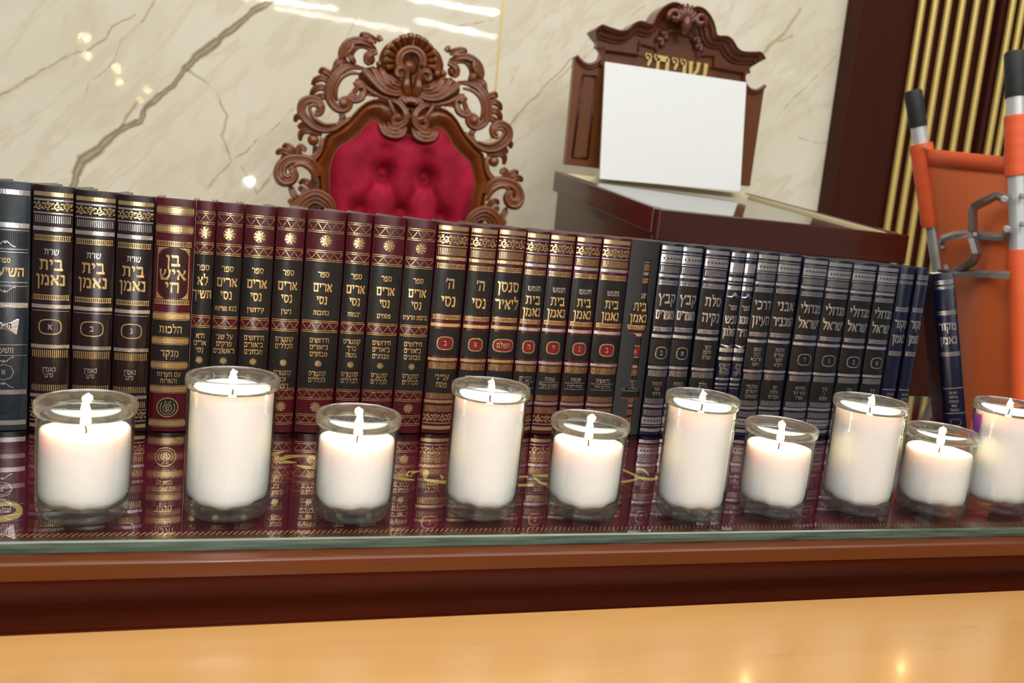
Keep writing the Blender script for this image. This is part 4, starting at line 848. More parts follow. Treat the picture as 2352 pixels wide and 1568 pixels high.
# pair the two lines by matching landmarks instead of plain length
def paired(A, B, ka, kb, n=90):
    out = []
    segs = list(zip(ka, kb))
    for (a0, b0), (a1, b1) in zip(segs[:-1], segs[1:]):
        m_ = max(3, int(n/len(segs))); ra = resample(A[a0:a1+1], m_+1)[:-1]; rb = resample(B[b0:b1+1], m_+1)[:-1]
        out += list(zip(ra, rb))
    out.append((np.array(A[ka[-1]]), np.array(B[kb[-1]]))); return out
A = [cp(*p) for p in INN]; B = [cp(*p) for p in OUTL]
PR = paired(A, B, [0, 3, 6, 8, 10, 12, 14, 16, 18, 20, 22], [0, 2, 5, 7, 9, 12, 14, 16, 18, 20, 23])
PROF = [(0.0, 0.004), (0.0, 0.020), (0.05, 0.026), (0.11, 0.026), (0.16, 0.020), (0.24, 0.018), (0.36, 0.026), (0.52, 0.036), (0.66, 0.040), (0.78, 0.036), (0.83, 0.030), (0.87, 0.034), (0.92, 0.040), (0.97, 0.038), (1.0, 0.030), (1.0, -0.012)]
m = M()
for sx in (1, -1):
    vs = []; fs = []; k = len(PROF)
    for a, b in PR:
        for (t, d) in PROF: vs.append(cpt(sx*(a[0]+(b[0]-a[0])*t), a[1]+(b[1]-a[1])*t, d))
    for i in range(len(PR)-1):
        for j in range(k-1): fs.append((i*k+j, i*k+j+1, (i+1)*k+j+1, (i+1)*k+j))
    m.add(vs, fs)
m.build('back_frame', 'carved', ch, True, autos=0.9)
# tufted velvet
def inside(x, z, poly):
    c = False; n = len(poly)
    for i in range(n):
        x0, z0 = poly[i-1]; x1, z1 = poly[i]
        if (z0 > z) != (z1 > z) and x < (x1-x0)*(z-z0)/(z1-z0)+x0: c = not c
    return c
mid = [tuple(a+(b-a)*0.22) for a, b in PR]; loop = mid+[(-x, z) for x, z in reversed(mid)]
zlo = min(z for _, z in loop); zhi = max(z for _, z in loop); xhi = max(x for x, _ in loop); xlo = -xhi
if xhi < 0: xlo, xhi = xhi, -xhi
b1, b2, b3 = cp(870, 1155), cp(1195, 1185), cp(1020, 1480); hb = abs(b2[0]-b1[0])/2; zb1 = (b1[1]+b2[1])/2; zb3 = b3[1]; dz = zb1-zb3
BT = [(-hb, zb1), (hb, zb1), (0, zb3), (-2*hb, zb3), (2*hb, zb3), (-hb, zb3-dz), (hb, zb3-dz)]
def seg_d(p, a, b):
    ab = (b[0]-a[0], b[1]-a[1]); t = max(0, min(1, ((p[0]-a[0])*ab[0]+(p[1]-a[1])*ab[1])/(ab[0]**2+ab[1]**2)))
    return math.hypot(p[0]-a[0]-ab[0]*t, p[1]-a[1]-ab[1]*t)
FOLD = [(BT[0], BT[2]), (BT[1], BT[2]), (BT[0], BT[3]), (BT[1], BT[4]), (BT[2], BT[5]), (BT[2], BT[6]), (BT[0], (-hb*0.95, zb1+0.06)), (BT[1], (hb*0.95, zb1+0.06))]
def cush(x, z):
    d = 0.050
    for bx, bz in BT: d -= 0.046*math.exp(-((x-bx)**2+(z-bz)**2)/(2*0.017**2))
    for i, (a, b) in enumerate(FOLD):
        q = seg_d((x, z), a, b); d -= (0.015 if i < 6 else 0.010)*math.exp(-q*q/(2*0.010**2))
    return max(d, 0.006)
nx, nz = 96, 110; ok = {}; m = M(); vs = []; fs = []
L2 = np.array(loop)
for j in range(nz+1):
    for i in range(nx+1):
        x = xlo+(xhi-xlo)*i/nx; z = zlo+(zhi-zlo)*j/nz
        if inside(x, z, loop):
            e = float(np.min(np.hypot(L2[:, 0]-x, L2[:, 1]-z))); f = min(1, e/0.045); f = math.sqrt(1-(1-f)**2)
            ok[(i, j)] = len(vs); vs.append(cpt(x, z, -0.004+(cush(x, z)+0.004)*f))
for j in range(nz):
    for i in range(nx):
        q = [(i, j), (i+1, j), (i+1, j+1), (i, j+1)]
        if all(k in ok for k in q): fs.append(tuple(ok[k] for k in q))
m.add(vs, fs); cu = m.build('back_cushion', 'velvet', ch, True)
for bx, bz in BT[:3]:
    m = M(); m.lathe([(0.0001, 0.004), (0.004, 0.0035), (0.0068, 0.0015), (0.0075, -0.001)], 16)
    m.v = [cpt(bx+x, bz+y, cush(bx, bz)+z+0.001) for x, y, z in m.v]; m.build('tuft_button', 'velvet', cu, True)
# carving: swept strokes, mirrored about the chair's axis
cr = M()
def sweep(pts, rad, d, side=0, sub=5, flat=0.75, px_=True, fat=FAT):
    P = spline([cp(*p) for p in pts], sub) if px_ else spline(pts, sub); n = len(P)
    R = [max(0.0006, r*S*fat) for r in lerp_list(rad, n)]; D = lerp_list(d if isinstance(d, (list, tuple)) else [d], n) if isinstance(d, (list, tuple)) else [d]*n
    for sx in ((1, -1) if side == 0 else (1,)):
        cr.tube([cpt(sx*p[0], p[1], dd) for p, dd in zip(P, D)], R, 9, ((0, -1, 0), flat))
        if side == 0 and max(rad) >= 20:      # carved vein along the broad strokes
            for o_ in (-0.48, 0.48):
                Q = []
                for i in range(n):
                    t_ = np.array(P[min(i+1, n-1)])-np.array(P[max(i-1, 0)]); t_ = t_/max(1e-9, np.hypot(*t_)); Q.append((P[i][0]-t_[1]*R[i]*o_, P[i][1]+t_[0]*R[i]*o_))
                cr.tube([cpt(sx*q[0], q[1], dd+r*flat*0.80) for q, dd, r in zip(Q, D, R)], [max(0.0005, r*0.34) for r in R], 6, ((0, -1, 0), 1.0))
def ball(x, y, r, d, side=0):
    c = cp(x, y)
    for sx in ((1, -1) if side == 0 else (1,)):
        k = M(); k.lathe([(0.0001, 1), (0.38, 0.92), (0.71, 0.71), (0.92, 0.38), (1, 0), (0.92, -0.5), (0.6, -0.9), (0.0001, -1)], 14)
        cr.add([cpt(sx*(c[0]+px_*r*S), c[1]+py_*r*S, d+pz_*r*S*0.8) for px_, py_, pz_ in k.v], k.f)
def volute(x, y, r, turns, a0, d, w, sgn=1, side=0):
    pts = []
    for i in range(int(turns*10)+1):
        a = math.radians(a0)+sgn*i/10*2*math.pi; rr = r*(1-0.78*i/(turns*10)); pts.append((x+rr*math.cos(a), y-rr*math.sin(a)))
    sweep(pts, [w, w*0.9, w*0.6], [d, d+0.006], side, 2)
# backing plates of the crest
def plate(pts, d0, d1):
    P = [tuple(q) for q in spline([cp(*p) for p in pts], 3)]
    cr.extrude(P, cpt, d0, d1); cr.extrude([(-x, z) for x, z in P], cpt, d0, d1)
plate([(1115, 88), (1005, 104), (905, 150), (856, 235), (846, 320), (745, 330), (690, 400), (740, 500), (850, 560), (960, 590), (1000, 650), (1095, 665)], -0.010, 0.010)
plate([(1095, 640), (1000, 650), (950, 700), (960, 800), (1000, 880), (1090, 915)], 0.0, 0.018)
# shell: flutes around its centre
sc_c = (1086, 290)
for k in range(-1, 12):
    a = math.radians(90+(-5+k)*17.5-0); r0, r1 = 112, 228-abs(k-5)*4
    for sgn in (1,):
        c, q = math.cos(a), math.sin(a)
        pts = [(sc_c[0]+r*c, sc_c[1]-r*q) for r in (r0, r0+35, r0+75, r1-12, r1)]
        sweep(pts, [12, 19, 26, 29, 20], [0.018, 0.026, 0.034, 0.028, 0.012], 1, 4, 1.0, fat=1.0)
ring = [(sc_c[0]+106*math.cos(a), sc_c[1]-106*math.sin(a)) for a in np.linspace(math.radians(-25), math.radians(205), 18)]
sweep(ring, [15, 15], 0.034, 1, 2); sweep([(sc_c[0]+(x-sc_c[0])*0.72, sc_c[1]+(y-sc_c[1])*0.72) for x, y in ring], [9, 9], 0.036, 1, 2)
for a in np.linspace(math.radians(-10), math.radians(190), 13): ball(sc_c[0]+91*math.cos(a), sc_c[1]-91*math.sin(a), 8, 0.036, 1)
ball(sc_c[0], sc_c[1]+30, 72, 0.004, 1)
# stem with the two inward volutes under the shell
sweep([(1062, 600), (1058, 540), (1045, 480), (1050, 430), (1046, 380), (1020, 345), (985, 345), (966, 375), (975, 402), (1000, 405), (1010, 388)], [14, 24, 26, 18, 16, 16, 15, 14, 13, 12, 10], [0.03, 0.04, 0.044, 0.044, 0.046, 0.048, 0.05, 0.05, 0.052, 0.054, 0.056])
# fan of acanthus leaves on each side
for pts in ([(1045, 520), (980, 545), (880, 520), (800, 450), (740, 375), (702, 330)], [(1040, 500), (960, 520), (880, 480), (830, 420), (800, 360), (790, 325)], [(1030, 480), (960, 490), (900, 440), (865, 380), (850, 335)], [(1035, 465), (985, 470), (935, 445), (905, 410), (890, 385)]):
    sweep(pts, [8, 18, 24, 24, 20, 8], [0.034, 0.04, 0.044, 0.042, 0.036, 0.026])
sweep([(1000, 560), (900, 575), (820, 545), (750, 500), (700, 450), (660, 430)], [8, 14, 16, 16, 14, 8], [0.03, 0.036, 0.036, 0.034, 0.03, 0.026])
for k in range(6): sweep([(965-38*k, 575-8*k+abs(k-2)*2), (950-38*k, 600-9*k)], [12, 9], 0.034)
# palmette
for dx in (0, -48, -88):
    sweep([(1066, 520), (1064+dx*0.35, 565), (1066+dx*0.8, 605), (1066+dx, 628-abs(dx)*0.25)], [10, 20, 26, 14], [0.03, 0.036, 0.04, 0.03])
# pairs of scrolls at the cusp of the frame
sweep([(900, 590), (960, 600), (1010, 640), (1040, 700), (1030, 760), (985, 790), (945, 770), (940, 735), (965, 720)], [10, 16, 20, 22, 22, 20, 17, 15, 12], [0.036, 0.042, 0.046, 0.05, 0.05, 0.05, 0.05, 0.052, 0.054])
for pts in ([(1040, 790), (1010, 850), (950, 865), (880, 845), (850, 800), (840, 765)], [(1020, 790), (980, 830), (920, 830), (880, 800), (870, 765)], [(1000, 790), (960, 805), (920, 790), (905, 760)]):
    sweep(pts, [10, 22, 26, 22, 14, 6], [0.044, 0.05, 0.052, 0.05, 0.046, 0.04])
for pts in ([(905, 590), (925, 640), (945, 680), (960, 730)],): sweep(pts, [8, 13, 13, 8], 0.05)
# scroll arching from the shell to the shoulder
sweep([(812, 200), (770, 160), (710, 135), (650, 135), (595, 160), (562, 205), (556, 250), (580, 300), (640, 330)], [18, 22, 26, 28, 28, 26, 24, 22, 16], [0.02, 0.026, 0.03, 0.03, 0.03, 0.03, 0.03, 0.028, 0.026])
sweep([(800, 215), (740, 175), (690, 170), (650, 195), (625, 240), (640, 300)], [10, 16, 16, 18, 20, 12], 0.026)
sweep([(830, 130), (790, 110), (750, 90), (715, 85), (700, 100)], [18, 22, 22, 20, 10], [0.02, 0.024, 0.026, 0.026, 0.02])
sweep([(860, 130), (845, 100), (830, 98)], [18, 18, 10], 0.02); sweep([(800, 150), (770, 130), (735, 125)], [16, 16, 8], 0.03)
sweep([(640, 140), (630, 190), (600, 230), (560, 262)], [6, 16, 16, 6], 0.042); sweep([(590, 240), (630, 275), (655, 310)], [8, 20, 8], 0.04)
ball(775, 265, 42, 0.012); sweep([(830, 215), (790, 220), (755, 245), (750, 285), (775, 305)], [16, 22, 24, 20, 14], 0.022)
ball(905, 325, 30, 0.018); ball(850, 305, 26, 0.016)
# shoulder leaf and great C-scroll
sweep([(700, 340), (640, 330), (570, 345), (505, 400), (462, 480), (455, 560), (480, 620), (530, 660), (585, 655), (610, 615), (585, 585), (550, 595), (545, 625)], [12, 20, 24, 28, 30, 30, 28, 26, 24, 22, 20, 18, 16], [0.026, 0.03, 0.034, 0.036, 0.036, 0.036, 0.036, 0.038, 0.04, 0.042, 0.044, 0.046, 0.048])
sweep([(690, 390), (620, 385), (555, 415), (515, 470), (500, 540), (515, 600)], [8, 13, 14, 14, 14, 8], [0.04, 0.044, 0.046, 0.046, 0.046, 0.044])
ball(562, 620, 30, 0.046)
sweep([(600, 330), (560, 305), (530, 320), (490, 370), (465, 420)], [6, 20, 22, 20, 10], 0.03)
for pts in ([(480, 400), (430, 370), (405, 355), (385, 380)], [(460, 450), (410, 420), (370, 425), (345, 440), (330, 470)], [(445, 510), (400, 490), (355, 500), (330, 525), (320, 560)], [(450, 560), (400, 560), (360, 570), (335, 590)], [(500, 360), (520, 300), (560, 270), (590, 285)]):
    sweep(pts, [20, 22, 20, 12], [0.028, 0.03, 0.026, 0.018])
sweep([(690, 500), (715, 520), (700, 570), (650, 590), (620, 570), (640, 540), (680, 480), (700, 500)], [14, 20, 24, 24, 22, 18, 16, 14], [0.036, 0.038, 0.04, 0.042, 0.042, 0.042, 0.044, 0.046])
sweep([(640, 470), (680, 460), (720, 500), (740, 560)], [10, 18, 18, 10], 0.036)
for k in range(5): sweep([(900-46*k, 545-14*k), (880-46*k, 580-10*k)], [12, 9], 0.03)
# lower C-scroll of the flank
sweep([(620, 730), (560, 760), (500, 800), (420, 815), (340, 790), (270, 730), (240, 670), (255, 610), (310, 585), (365, 600), (390, 645), (375, 690), (340, 690)], [10, 18, 22, 26, 30, 30, 28, 28, 26, 26, 26, 24, 16], [0.034, 0.036, 0.036, 0.036, 0.036, 0.036, 0.036, 0.036, 0.038, 0.04, 0.042, 0.042, 0.044])
sweep([(500, 775), (420, 780), (350, 745), (310, 690), (300, 650), (330, 630), (360, 650)], [6, 11, 13, 13, 12, 12, 8], [0.046, 0.048, 0.05, 0.05, 0.05, 0.05, 0.05])
sweep([(540, 690), (560, 720), (540, 760)], [16, 20, 14], 0.036)
for pts in ([(290, 740), (240, 715), (205, 720), (195, 755)], [(310, 780), (255, 780), (215, 800)], [(400, 850), (330, 830), (260, 825), (235, 860), (235, 900)]):
    sweep(pts, [18, 22, 20, 10], [0.03, 0.03, 0.026, 0.02])
ball(332, 897, 42, 0.03)
sweep([(400, 880), (395, 940), (370, 1000), (310, 1045), (240, 1030), (215, 990), (230, 950), (262, 965), (250, 985)], [12, 16, 18, 22, 24, 22, 20, 16, 12], [0.034, 0.036, 0.036, 0.036, 0.036, 0.038, 0.04, 0.042, 0.044])
for pts in ([(200, 1010), (160, 960), (120, 940), (105, 965)], [(180, 1020), (120, 985), (70, 985), (55, 1010)], [(190, 1040), (130, 1020), (85, 1040)]): sweep(pts, [20, 22, 20, 10], [0.028, 0.03, 0.026, 0.02])
# big volute low on the flank
sweep([(370, 1180), (345, 1110), (300, 1060), (230, 1045), (150, 1050), (95, 1090), (75, 1150), (95, 1200), (145, 1205), (180, 1170), (165, 1130), (140, 1135)], [20, 26, 30, 32, 34, 36, 40, 42, 38, 30, 24, 16], [0.036, 0.038, 0.04, 0.04, 0.04, 0.04, 0.04, 0.042, 0.044, 0.046, 0.048, 0.05])
sweep([(350, 1230), (320, 1140), (260, 1090), (205, 1085), (180, 1110), (200, 1125)], [10, 18, 18, 16, 14, 10], [0.044, 0.048, 0.05, 0.05, 0.05, 0.05])
for pts in ([(330, 1280), (290, 1230), (255, 1215), (225, 1235)], [(300, 1320), (250, 1280), (215, 1265)], [(260, 1370), (190, 1330), (160, 1270), (140, 1260)], [(230, 1400), (170, 1380), (145, 1350)]): sweep(pts, [16, 22, 20, 10], [0.03, 0.034, 0.03, 0.022])
# arched leaf scroll at the foot of the visible back
for k, off in enumerate((0, 32, 62)):
    sweep([(190+off, 1480+off*0.4), (200+off, 1400+off*0.5), (260+off*0.6, 1330+off*0.8), (350, 1300+off), (430-off*0.2, 1335+off), (480-off*0.3, 1400+off), (500-off*0.3, 1500+off)], [22, 24, 24, 24, 24, 22, 18], 0.046-0.004*k)
cr.build('carved_crest', 'carved', ch, True)
# seat and legs
zs = 0.44
m = M(); m.box((0, -0.36, zs-0.05), (0.66, 0.62, 0.09)); m.build('seat_frame', 'carved', ch, bevel=0.012)
m = M(); m.box((0, -0.36, zs+0.035), (0.60, 0.56, 0.08)); m.build('seat_cushion', 'velvet', ch, bevel=0.03)
m = M(); m.box((0, 0.012, 0.80), (0.46, 0.012, 0.72)); m.build('back_board', 'carved', ch, bevel=0.004)
for sx in (-1, 1):
    m = M(); m.tube([(sx*0.27, -0.62, zs-0.095), (sx*0.29, -0.65, zs-0.20), (sx*0.265, -0.62, 0.08), (sx*0.29, -0.66, 0.0)], [0.04, 0.038, 0.022, 0.03], 12); m.build('leg', 'carved', ch, True)
    m = M(); m.tube([(sx*0.24, -0.02, 0.62), (sx*0.25, -0.01, 0.3), (sx*0.26, 0.05, 0.0)], [0.028, 0.026, 0.022], 10); m.build('leg', 'carved', ch, True)
    m = M(); m.tube([(sx*0.30, -0.03, 0.66), (sx*0.34, -0.2, 0.68), (sx*0.35, -0.44, 0.655), (sx*0.34, -0.5, 0.60), (sx*0.31, -0.48, zs-0.03)], [0.026, 0.026, 0.028, 0.026, 0.026], 12); m.build('armrest', 'carved', ch, True)

# ------------------------------------------------------------------ reading stand
BY = 1.35                              # its upright board
def lp(zx, zy, y=BY):
    p = on_y(1260+zx/2.613, zy/2.613, y); return p
bl, br_ = on_y(1300, 388, BY), on_y(1738, 437, BY)
LX = (bl.x+br_.x)/2; LW = br_.x-bl.x; LZ = bl.z
print('stand', bl, br_, 'front', on_y(1503, 482, 0.93), on_y(2057, 533, 0.93), 'low', on_y(1500, 545, .93), 'L', on_y(1275, 378, BY))
FY = 0.70
rs = thing('reading_stand', 'dark wooden reading stand with an upright gilt lettered board', 'lectern', (LX, BY, FLOOR_Z))
def rp(p): return (p[0]-LX, p[1]-BY, p[2]-FLOOR_Z)
half = [(0.0, 0.0)]
def bp(zx, zy): q = lp(zx, zy); return (q.x-LX, q.z)
# outline of the board: left half traced, mirrored
ax = (bp(160, 335)[0]+bp(1298, 518)[0])/2
LH = [(100, 985), (160, 335), (178, 357), (202, 379), (230, 390), (260, 387), (287, 371), (306, 346), (313, 316), (303, 291), (284, 282), (292, 262)]
P = [bp(*p) for p in LH]; pl = [(x-ax, z) for x, z in P]
topz = bp(300, 200)[1]
out = pl+[(-0.001, topz+0.02)]; full = out[:-1]+[(-x, z) for x, z in reversed(out[:-1])]
m = M(); m.extrude([(x+ax, z) for x, z in full], lambda a, b, d: (a, -d, b-FLOOR_Z), -0.022, 0.0); m.build('upright_board', 'walnut', rs, bevel=0.002)
def moulding(pts, prof, name, mat='crown', sub=4, mirror=True, parent=None):
    """sweep a flat profile (offset outwards, depth) along a board line"""
    P = [np.array(q) for q in spline(pts, sub)] if sub else [np.array(q) for q in pts]
    if mirror: P = P+[np.array((2*ax-q[0], q[1])) for q in reversed(P)]
    vs = []; fs = []; k = len(prof)
    for i, p in enumerate(P):
        a = P[max(i-1, 0)]; b = P[min(i+1, len(P)-1)]; t = (b-a)/max(1e-9, np.hypot(*(b-a))); nrm = np.array((-t[1], t[0]))
        for o_, d in prof: q = p+nrm*o_; vs.append((q[0], -d, q[1]-FLOOR_Z))
    for i in range(len(P)-1):
        for j in range(k-1): fs.append((i*k+j, i*k+j+1, (i+1)*k+j+1, (i+1)*k+j))
    fs.append(tuple(range(k))); fs.append(tuple((len(P)-1)*k+j for j in range(k)))
    m = M(); m.add(vs, fs); return m.build(name, mat, parent or rs, True, autos=0.6)
# crown moulding following the swan-neck top
CROWN = [(245, 192), (285, 163), (330, 176), (400, 196), (440, 186), (480, 152), (520, 140), (575, 156), (592, 140), (605, 112), (640, 66), (690, 34), (735, 32), (772, 56), (785, 84)]
cpts = [bp(*p) for p in CROWN]; base = [(2*ax-x, z) for x, z in cpts]
moulding(cpts, [(-0.030, 0.0), (-0.030, 0.010), (-0.024, 0.012), (-0.022, 0.018), (-0.014, 0.022), (-0.008, 0.034), (-0.004, 0.036), (-0.003, 0.042), (0.0, 0.042), (0.0, -0.022), (-0.030, -0.022)], 'crown_moulding', mirror=False)
moulding([(2*ax-x, z) for x, z in reversed(cpts)], [(-0.030, 0.0), (-0.030, 0.010), (-0.024, 0.012), (-0.022, 0.018), (-0.014, 0.022), (-0.008, 0.034), (-0.004, 0.036), (-0.003, 0.042), (0.0, 0.042), (0.0, -0.022), (-0.030, -0.022)], 'crown_moulding', mirror=False)
# the board's own filled top behind the crown
fill = cpts; m = M(); lf = [(x, z) for x, z in fill]; zb_ = bp(330, 300)[1]
poly = [(lf[0][0]+0.030, zb_)]+[(x+(0.02 if i < 3 else 0), z-0.012) for i, (x, z) in enumerate(lf)] if True else [(x, z-0.004) for x, z in lf]; poly = poly+[(2*ax-x, z) for x, z in reversed(poly)]
m.extrude(poly, lambda a, b, d: (a, -d, b-FLOOR_Z), -0.020, 0.004); m.build('pediment', 'walnut', rs)
# arch and stepped bead of the inner panel
c0 = bp(768, 330); RA = abs(bp(640, 330)[0]-bp(890, 345)[0])/2
arch = [(ax+RA*math.cos(a), c0[1]+0.0+RA*math.sin(a)) for a in np.linspace(math.pi, math.pi/2, 9)]
ysh = c0[1]-0.0
step = [(pl[6][0]+ax+0.012, bp(350, 400)[1]), (pl[6][0]+ax+0.016, bp(350, 305)[1]), (ax-RA-0.052, bp(420, 312)[1]), (ax-RA-0.050, ysh+0.012), (ax-RA-0.006, ysh+0.008)]+arch
moulding(step, [(-0.005, 0.0), (-0.005, 0.008), (0.0, 0.014), (0.005, 0.014), (0.008, 0.008), (0.008, 0.0)], 'panel_bead', sub=0)
def leafs(cx, cz, sx):
    for k in range(5):
        a = math.radians(60+sx*(-50+30*k)); L_ = 0.026-0.003*abs(k-2)
        m.tube([(cx, -0.010, cz-FLOOR_Z), (cx+L_*0.5*math.cos(a), -0.016, cz+L_*0.5*math.sin(a)-FLOOR_Z), (cx+L_*math.cos(a), -0.008, cz+L_*math.sin(a)-FLOOR_Z)], [0.004, 0.007, 0.002], 8)
for sx in (-1, 1):
    m = M(); leafs(ax+sx*0.050, bp(655, 215)[1]-0.004, sx); leafs(ax+sx*0.060, bp(655, 215)[1]-0.022, sx); m.build('carved_leaf', 'crown', rs, True)
m = M(); cz = bp(820, 110)[1]
for k in range(7):
    a = math.radians(90+(k-3)*18); m.tube([(ax, -0.036, cz-0.028-FLOOR_Z), (ax+0.03*math.cos(a), -0.048, cz-0.028+0.034*math.sin(a)-FLOOR_Z), (ax+0.045*math.cos(a), -0.036, cz-0.028+0.056*math.sin(a)-FLOOR_Z)], [0.006, 0.008, 0.004], 8)
m.tube([(ax, -0.03, cz-0.055-FLOOR_Z), (ax, -0.046, cz-0.03-FLOOR_Z), (ax, -0.04, cz-FLOOR_Z)], [0.010, 0.016, 0.010], 10)
for sx in (-1, 1):
    pts = []
    for i in range(13):
        a = -0.6+i/12*2*math.pi*1.1; r = 0.019*(1-0.7*i/12); pts.append((ax+sx*(0.038+r*math.cos(a)), -0.044-0.008*i/12, cz-0.012+r*math.sin(a)-FLOOR_Z))
    m.tube(pts, [0.008]*12+[0.006], 8)
m.build('shell_finial', 'crown', rs, True)
# side panel beads
for sx in (-1, 1):
    a0, a1 = pl[0][0]+0.018, pl[6][0]+0.004; z0, z1 = pl[0][1]+0.022, pl[4][1]-0.026
    q = [(a0, z0), (a1, z0), (a1, z1), (a0+0.006, z1), (a0, z0)]
    q = [(ax+sx*x, z) for x, z in q]
    if sx < 0: q = [(2*ax-x, z) for x, z in [(ax+ -x_, z_) for x_, z_ in [(a0, z0), (a1, z0), (a1, z1), (a0+0.006, z1), (a0, z0)]]]
    m = M()
    for u, w_ in zip(q[:-1], q[1:]): m.tube([(u[0], -0.001, u[1]-FLOOR_Z), (w_[0], -0.001, w_[1]-FLOOR_Z)], 0.0035, 8)
    m.build('side_panel_bead', 'crown', rs, True)
for sx in (-1, 1):
    m = M(); q = spline([(x+0.004, z-0.007) for x, z in pl[1:9]], 3)
    m.tube([(ax+(p[0] if sx > 0 else -p[0]), -0.001, p[1]-FLOOR_Z) for p in q], 0.0045, 8); q = spline([(x+0.002, z+0.000) for x, z in pl[1:11]], 3)
    m.tube([(ax+(p[0] if sx > 0 else -p[0]), -0.004, p[1]-FLOOR_Z) for p in q], 0.0055, 8); m.build('ear_moulding', 'crown', rs, True)
# gilt word on the board
m = M(); t0 = bp(765, 395); sz = 0.062
for pts, w in text_ribbons('שויתי', 0, 0, sz, None, 0.95):
    Lp, Rp = ribbon_quads(pts, w); k = len(Lp)
    A_ = [(t0[0]+u, -0.0075, t0[1]-0.013+v-FLOOR_Z) for u, v in Lp]; B_ = [(t0[0]+u, -0.0075, t0[1]-0.013+v-FLOOR_Z) for u, v in Rp]
    A2 = [(x, -0.0002, z) for x, y, z in A_]; B2 = [(x, -0.0002, z) for x, y, z in B_]
    fs = [(i, i+1, k+i+1, k+i) for i in range(k-1)]+[(i, i+1, 2*k+i+1, 2*k+i) for i in range(k-1)]+[(k+i, k+i+1, 3*k+i+1, 3*k+i) for i in range(k-1)]+[(0, k, 3*k, 2*k), (k-1, 2*k-1, 4*k-1, 3*k-1)]
    m.add(A_+B_+A2+B2, fs)
m.build('gilt_lettering', 'gold_letter', rs)
# sloping desk
fl_, fr_ = on_y(1503, 486, FY), on_y(2057, 536, FY)
zfr = (fl_.z+fr_.z)/2; xl, xr = fl_.x-LX, (fr_.x+1.464)/2-LX; zb0 = LZ-0.012
def dp(u, t, up=0.0):                 # u across, t from back 0 to front 1
    z = zb0+(zfr-zb0)*t; return (u, (FY-BY)*t-0.002, z-FLOOR_Z+up)
hw = (xr-xl)/2; xm = (xl+xr)/2; hb_ = LW/2+0.02
def slab(u0, u1, t0_, t1_, h0, h1, name, mat, bev=0.0):
    m = M(); vs = [dp(u, t, h) for u in (u0, u1) for t in (t0_, t1_) for h in (h0, h1)]
    m.add(vs, [(0, 1, 3, 2), (4, 6, 7, 5), (0, 4, 5, 1), (2, 3, 7, 6), (0, 2, 6, 4), (1, 5, 7, 3)]); return m.build(name, mat, rs, bevel=bev)
slab(xm-hw+0.02, xm+hw-0.02, 0.02, 0.985, -0.03, -0.012, 'desk_board', 'dark_red')
slab(xm-hw+0.03, xm+hw-0.03, 0.05, 0.97, -0.0118, -0.010, 'desk_cloth', 'cloth')
slab(xm-hw, xm-hw+0.022, 0.0, 0.985, -0.05, 0.004, 'side_rail', 'dark_red', 0.003); slab(xm+hw-0.022, xm+hw, 0.0, 0.985, -0.05, 0.004, 'side_rail', 'dark_red', 0.003)
slab(xm-hw+0.022, xm+hw-0.022, 0.02, 0.05, -0.0118, 0.0015, 'cream_strip', 'cream')
slab(xm+hw-0.032, xm+hw-0.0225, 0.06, 0.98, -0.0098, 0.001, 'gold_side_strip', 'cream')
slab(xm-hw+0.023, xm+hw-0.0330, 0.055, 0.975, -0.0095, -0.0045, 'glass_pane', 'desk_glass')
fb = on_y(1500, 548, FY).z
m = M(); m.box((xm, FY-BY-0.013, (zfr+fb)/2-FLOOR_Z), (2*hw, 0.022, zfr-fb+0.006)); m.build('front_board', 'dark_red', rs, bevel=0.003)
# embroidered line under the pane
m = M()
for pts, w in text_ribbons('ברוך אתה בבואך', 0, 0, 0.03, 0.34, 0.9)+text_ribbons('וברוך אתה בצאתך', 0, -0.05, 0.022, 0.3, 0.9):
    Lp, Rp = ribbon_quads(pts, w); k = len(Lp)
    m.add([dp(xm+0.05+u, 0.62-v/0.42, -0.0097) for u, v in Lp+Rp], [(i, i+1, k+i+1, k+i) for i in range(k-1)])
m.build('gold_embroidery', 'embroidery', rs)
# body with bracketed sides
for sx in (-1, 1):
    u = xm+sx*(hw-0.020); dd = []
    prof = [(0.03, -0.05), (0.97, -0.05), (0.97, -0.13)]+[(0.97-0.12*k, -0.13-0.05*math.sin(k*math.pi/2)) for k in (0.3, 0.6, 1.0)]+[(0.80, -0.62), (0.80, None), (0.06, None)]
    m = M(); pts = []
    for t, h in prof:
        x, y, z = dp(u, t, 0); pts.append((y, 0.0 if h is None else z+h))
    m.extrude(pts, lambda a, b, d: (u+d, a, b), -0.012, 0.012); m.build('side_board', 'dark_red', rs, bevel=0.002)
m = M(); m.box((xm, dp(0, 0.78)[1], 0.5), (2*hw-0.066, 0.02, 1.0)); m.build('body_panel', 'dark_red', rs)
m = M(); m.box((xm, dp(0, 0.42)[1], 0.03), (2*hw-0.066, 0.26, 0.06)); m.build('plinth', 'dark_red', rs)
# blank white sheet leaning on the board
SY = BY-0.045
tl, tr, brr, bll = (on_y(1260+340/2.613, 370/2.613, SY+0.02), on_y(1260+1188/2.613, 494/2.613, SY+0.02), on_y(1260+1150/2.613, 1148/2.613, SY-0.02), on_y(1260+308/2.613, 1072/2.613, SY-0.02))
m = M(); q = [tl, tr, brr, bll]; off = Vector((0, 0.006, 0))
m.add(q+[p+off for p in q], [(0, 1, 2, 3), (7, 6, 5, 4), (0, 4, 5, 1), (1, 5, 6, 2), (2, 6, 7, 3), (3, 7, 4, 0)])
o = m.build('white_board', 'paper'); tag(o, 'blank white board leaning on the lettered board of the reading stand', 'board')
print('white', tl, tr, brr, bll, 'desk back z', zb0, 'front', zfr)

